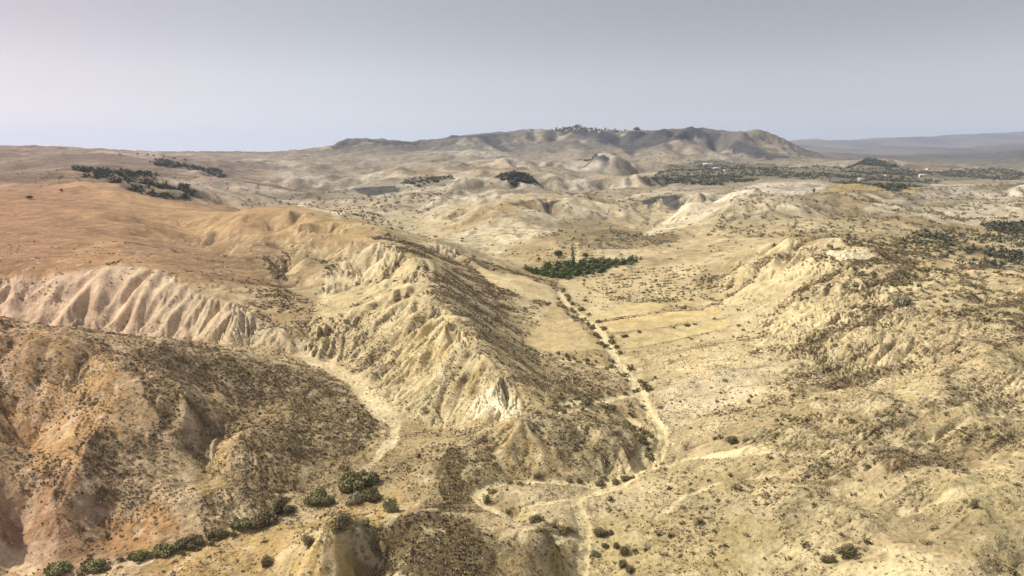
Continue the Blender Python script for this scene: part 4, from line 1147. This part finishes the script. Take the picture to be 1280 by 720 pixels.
along([(806, 590), (765, 603), (730, 605), (680, 601), (630, 603), (602, 612), (598, 624), (640, 648), (700, 667)], 16, .9, 1.9, 2.0, "small bush on the rim of the dry meander", "bushes on the meander")
for pts, n in (([(1066, 344), (1098, 343)], 8), ([(1064, 357), (1150, 357)], 15), ([(1118, 345), (1142, 345)], 4), ([(1137, 336), (1182, 341)], 9), ([(1060, 387), (1112, 386)], 10)):
    along(pts, n, 2.4, 4.4, .8, "dark bush in a hedge row on the terraced brow of the right hill", "hedge rows on the right hill")
along([(745, 430), (800, 415), (860, 408), (905, 400)], 12, 1.8, 3.2, .6, "bush on the boundary between two yellow valley fields", "field boundary bushes")
along([(356, 645), (330, 653), (300, 660), (270, 673), (237, 686), (205, 694), (176, 700), (120, 711), (75, 717)], 34, .9, 2.3, 2.2, "low bush filling the hedge along the foot of the left hill", "hedge under the left hill")
along([(890, 546), (905, 550), (935, 549)], 5, 1.6, 2.8, .5, "bush beside the long dark bush on the right slope", "bank bushes of the right slope")
# dots on the open right-hand slopes, the nearest ones as objects, the farther ones as one mass
xs, ys = scatter(40000, 470, r_, .88, 118)
md = np.clip(sample(scr, xs, ys), 0, 1)
ok = (xs > 8) & (r_.random(len(xs)) < (.14 + .75 * md) * .80 * sstep(-.45, .25, fbm(xs, ys, 38., 3, 71)))
ok &= (sample(FIELD, xs, ys) < .3) & (sample(road, xs, ys) < .2) & (sample(stream, xs, ys) < .2) & (sample(A_TER, xs, ys) < .5)
xs, ys = xs[ok], ys[ok]; od = np.argsort(ys + .3 * np.abs(xs)); xs, ys = xs[od], ys[od]
left_n = 300 - NSH - 12
k = 0
rest = []
for x, y in zip(xs, ys):
    w = float(np.clip(r_.lognormal(.12, .42), .55, 3.2))
    infr = abs(x) < .72 * y * .98 + 20 and y > 128
    if k < left_n and infr and w > .9:
        small(x, y, w, "small dark shrub dotted over the near tan slope on the right", "shrubs on the near right slope"); k += 1
    else: rest.append((x, y, w))
xs, ys = scatter(9000, 470, r_, .88, 118)
md = np.clip(sample(scr, xs, ys), 0, 1)
ok = (xs <= 8) & (r_.random(len(xs)) < (.06 + .4 * md) * .7) & (sample(road, xs, ys) < .2) & (sample(wash, xs, ys) < .2)
for x, y in zip(xs[ok], ys[ok]): rest.append((x, y, float(np.clip(r_.lognormal(-.1, .35), .5, 1.8))))
xs, ys = scatter(30000, 1500, r_, .86, 440)
md = np.clip(sample(scr, xs, ys), 0, 1)
ok = (r_.random(len(xs)) < (.05 + .5 * md)) & (fbm(xs, ys, 60., 3, 72) > -.1) & (sample(A_OCH, xs, ys) < .3) & (sample(grove, xs, ys) < .3)
for x, y in zip(xs[ok], ys[ok]): rest.append((x, y, float(np.clip(r_.lognormal(.75, .4), 1.0, 4.5))))
R = np.array(rest)
mass("shrub_cover", "countless small dark shrubs dotting the farther slopes", lambda r: np.stack([R[:, 0], R[:, 1], sample(Z, R[:, 0], R[:, 1]) - .1, R[:, 2], R[:, 2] * .62], 1), 34, ML_DARK, "shrubs", .19, 31)
print("shrubs", NSH, len(rest), time.time() - T0)

# ------------------------------------------------------------------ trees that stand alone
def tree(px, py, wp, hp, label, group=None, mat=ML_WOOD, kind="tree", n=420):
    p = put(px, py)
    if p is None: print("no tree", px, py); return
    s = mpp(p); w = wp * s; h = hp * s
    root = bpy.data.objects.new(kind, None); COL.objects.link(root); root.location = (p[0], p[1], p[2] - .1)
    tag(root, label, "tree", group)
    if kind == "cypress_tree":
        L = [(r_.normal(0, .03) * w, r_.normal(0, .03) * w, h * (.14 + .1 * i), w * .5 * (1 - .085 * i) * (.8 if i == 0 else 1), w * .5 * (1 - .085 * i), h * .12) for i in range(9)]
        v, f = leaf_cloud(n, L, w * .16, r_)
        tv, tf = tube([(0, 0, -.4), (0, 0, h * .3), (0, 0, h * .9)], [w * .09, w * .07, w * .02])
    else:
        L = [(a, b, h * .30 + c * .82, d, e, g) for a, b, c, d, e, g in lumps_for(w, w, h * .8, 6, r_)]
        v, f = leaf_cloud(n, L, w * .075, r_)
        tv, tf = tube([(0, 0, -.5), (.03 * w, 0, h * .2), (0, .04 * w, h * .45), (.05 * w, 0, h * .75)], [w * .07, w * .05, w * .04, w * .015])
        for q in range(5):
            t = 2 * math.pi * q / 5 + .4
            v2, f2 = tube([(0, 0, h * .25), (.16 * w * math.cos(t), .16 * w * math.sin(t), h * .42), (.32 * w * math.cos(t), .32 * w * math.sin(t), h * .6)], [w * .03, w * .022, w * .008], 5)
            m_ = len(tv); tv += v2; tf += [tuple(i + m_ for i in g) for g in f2]
    obj("trunk", make_mesh("trunk", tv, tf, M_BARK), root)
    obj("crown", make_mesh("crown", v, f, mat), root)
tree(698, 322, 11, 10, "broad dark tree left of the white track above the orchard")
tree(732, 323, 8, 8, "dark tree with reddish ground right of the white track")
for i, (px, py) in enumerate([(715, 313), (716, 317), (715.5, 321), (717, 325), (717, 329)]):
    tree(px, py, 3.8, 6.5, "slender cypress in the row along the white track above the orchard", "cypress row by the white track", kind="cypress_tree", n=240, mat=ML_OLIVE)
tree(1017, 242, 4, 7, "lone tree on the very top of the flat topped hill")
tree(795, 164, 9, 5, "wide tree standing out on the skyline at the right end of the town", n=260)
tree(37, 249, 7, 4, "low dark tree on the golden shoulder at the far left", n=260)
tree(77, 239, 4, 3, "single tree on the golden crest right of the low dark tree", n=200)
tree(500, 303, 4, 3, "small dark tree on the slope behind the central ridge crest", n=200)
tree(820, 352, 5, 4, "small tree among the rows on the slope right of the orchard", n=200)
for i, (px, py, wp, hp) in enumerate([(712, 161, 8, 4), (722, 160.5, 10, 6), (730, 161, 9, 5), (738, 162, 8, 4)]):
    tree(px, py, wp, hp, "dark tree in the clump above the roofs of the hill town", "trees over the town", n=160)
for px, py in [(172, 194), (185, 195), (192, 195.5), (205, 197), (218, 199), (232, 201), (150, 194)]:
    tree(px, py, 4, 2.6, "tiny dark tree on the left skyline ridge", "trees on the left skyline", n=90)
# ------------------------------------------------------------------ houses
def box(x0, x1, y0, y1, z0, z1):
    v = [(x, y, z) for z in (z0, z1) for y in (y0, y1) for x in (x0, x1)]
    return v, [(0, 2, 3, 1), (4, 5, 7, 6), (0, 1, 5, 4), (2, 6, 7, 3), (0, 4, 6, 2), (1, 3, 7, 5)]
def boxes(bs):
    V, Fc = [], []
    for b in bs:
        v, f = box(*b); Fc += [tuple(i + len(V) for i in q) for q in f]; V += v
    return V, Fc
def gable(w, d, h, rise, ov=.35, th=.22):
    V = []; Fc = []
    for s in (-1, 1):
        a = [(-w / 2 - ov, s * (d / 2 + ov), h - ov * rise / (d / 2)), (w / 2 + ov, s * (d / 2 + ov), h - ov * rise / (d / 2)), (w / 2 + ov, 0, h + rise), (-w / 2 - ov, 0, h + rise)]
        b = [(x, y, z + th) for x, y, z in a]
        m_ = len(V); V += a + b
        Fc += [tuple(m_ + i for i in q) for q in [(0, 1, 2, 3), (7, 6, 5, 4), (0, 4, 5, 1), (1, 5, 6, 2), (3, 2, 6, 7), (0, 3, 7, 4)]]
    return V, Fc
PROTO = {}
def house_parts(style):
    """meshes of one house: (name, mesh) of its parts"""
    if style in PROTO: return PROTO[style]
    w, d, h, rise, wm, rm, fl = {"farm": (14, 9, 4.2, 1.8, M_WHITE, M_ROOF, 1), "barn": (22, 10, 4.5, 2.2, M_WHITE, M_FROOF, 1), "town": (15, 12, 9.5, 2.2, M_PALE, M_ROOF, 3), "tall": (13, 12, 15, 0, M_PALE, M_FROOF, 4), "flat": (18, 13, 7.5, 0, M_PALE, M_ROOF, 2)}[style]
    out = []
    V, Fc = box(-w / 2, w / 2, -d / 2, d / 2, -3, h)
    if rise:
        V = V + [(-w / 2, 0, h + rise - .02), (w / 2, 0, h + rise - .02)]
        me = bpy.data.meshes.new("wall"); me.from_pydata(V, [], Fc + [(4, 8, 6), (5, 7, 9)]); me.materials.append(wm)
        g = gable(w, d, h, rise)
        roof = make_mesh("roof", *g, rm)
    else:
        me = make_mesh("wall", V, Fc, wm)
        roof = make_mesh("roof", *boxes([(-w / 2 - .3, w / 2 + .3, -d / 2 - .3, d / 2 + .3, h + .003, h + .5), (-2, 2, -2, 2, h + .503, h + 2.4)]), rm)
    out += [("wall", me), ("roof", roof)]
    out.append(("door", make_mesh("door", *box(-.6, .6, -d / 2 - .08, -d / 2 - .003, 0, 2.1), M_DOOR)))
    win = make_mesh("window", *box(-.6, .6, -.08, -.003, 0, 1.4), M_PANE)
    for f_ in range(fl):
        for q in (-.36, -.18, .18, .36):
            out.append(("window", win, (q * w, -d / 2, 1.2 + f_ * 3.1)))
    PROTO[style] = out
    return out
def house(px, py, style, label, group=None, sc=1.0, name="house", back=0.0):
    p = put(px, py)
    if p is None: print("no house", px, py); return
    x, y = p[0], p[1] + back
    root = bpy.data.objects.new(name, None); COL.objects.link(root)
    root.location = (x, y, ground(x, y)); root.rotation_euler = (0, 0, r_.uniform(-.5, .5)); root.scale = (sc,) * 3
    tag(root, label, "house", group)
    for it in house_parts(style):
        obj(it[0], it[1], root, it[2] if len(it) > 2 else (0, 0, 0))
FARM = [(860, 201, "farm", "white farmhouse at the upper left corner of the wide grove belt"), (896, 212, "barn", "white farm building in the groves below the long greenhouse"),
        (907, 214, "farm", "white house just right of the farm building below the greenhouse"), (908, 217.5, "farm", "lower white house of the cluster below the greenhouse"),
        (866, 219.5, "farm", "white house at the lower left of the grove belt"), (990, 210.5, "barn", "bright white house in the middle of the grove belt under the ridge's end"),
        (1034, 213, "farm", "upper of two white houses between the ridge's end and the round wooded hill"), (1034, 216.5, "farm", "lower of two white houses between the ridge's end and the round wooded hill"),
        (1154, 220.5, "barn", "large pale house in the groves right of the round wooded hill"), (1109, 220.5, "farm", "white house at the foot of the round wooded hill"),
        (1109, 225.5, "farm", "white house below the one at the foot of the wooded hill"), (1078, 226, "flat", "flat pale building on the edge of the ochre field"),
        (1160, 212, "farm", "tiny white house farthest right in the groves"), (825, 193, "farm", "pale house at the head of the valley under the right peaks"), (812, 194, "farm", "pale house left of the one under the right peaks")]
for px, py, st, lb in FARM: house(px, py, st, lb, sc=1.15 if st != "farm" else 1.0)
def greenhouse(px, py):
    p = put(px, py)
    root = bpy.data.objects.new("greenhouse", None); COL.objects.link(root); root.location = p
    tag(root, "long white plastic greenhouse in the groves below the right peaks", "greenhouse")
    V, Fc = [], []
    for b in range(3):
        y0 = b * 9.0
        for i in range(9):
            t = math.pi * i / 8
            for x in (-20, 20): V.append((x, y0 - 4.4 * math.cos(t), 1.2 + 2.6 * math.sin(t)))
        m_ = b * 18
        Fc += [(m_ + 2 * i, m_ + 2 * i + 1, m_ + 2 * i + 3, m_ + 2 * i + 2) for i in range(8)]
    obj("roof", make_mesh("roof", V, Fc, M_FILM), root)
    obj("wall", make_mesh("wall", *boxes([(-20, 20, -4.4, 22.4, -2, 1.19)]), M_FILM), root)
    obj("door", make_mesh("door", *box(-1.5, 1.5, -4.5, -4.403, -.5, 1.1), M_DOOR), root)
greenhouse(885, 205)
TOWN = [(700, 161), (704, 161.8), (708, 161), (712, 162), (716, 161), (719, 162.2), (726, 161.3), (731, 162.5), (735, 161.5), (740, 162), (744, 163), (748, 162), (752, 163.2), (756, 163), (760, 163.5), (764, 163.8), (768, 164), (772, 164.5), (776, 164.8), (781, 165), (785, 165.2), (789, 165.4), (799, 165.3), (803, 165.2), (690, 163), (695, 162.6), (709, 164), (722, 164), (738, 165), (751, 166)]
for i, (px, py) in enumerate(TOWN):
    house(px, py + .6, ("town", "tall", "flat")[i % 3], "pale house packed along the crest of the town ridge", "houses of the hill town", 1.0 + .25 * (i % 3), back=0)
print("done", time.time() - T0, len(bpy.data.objects))
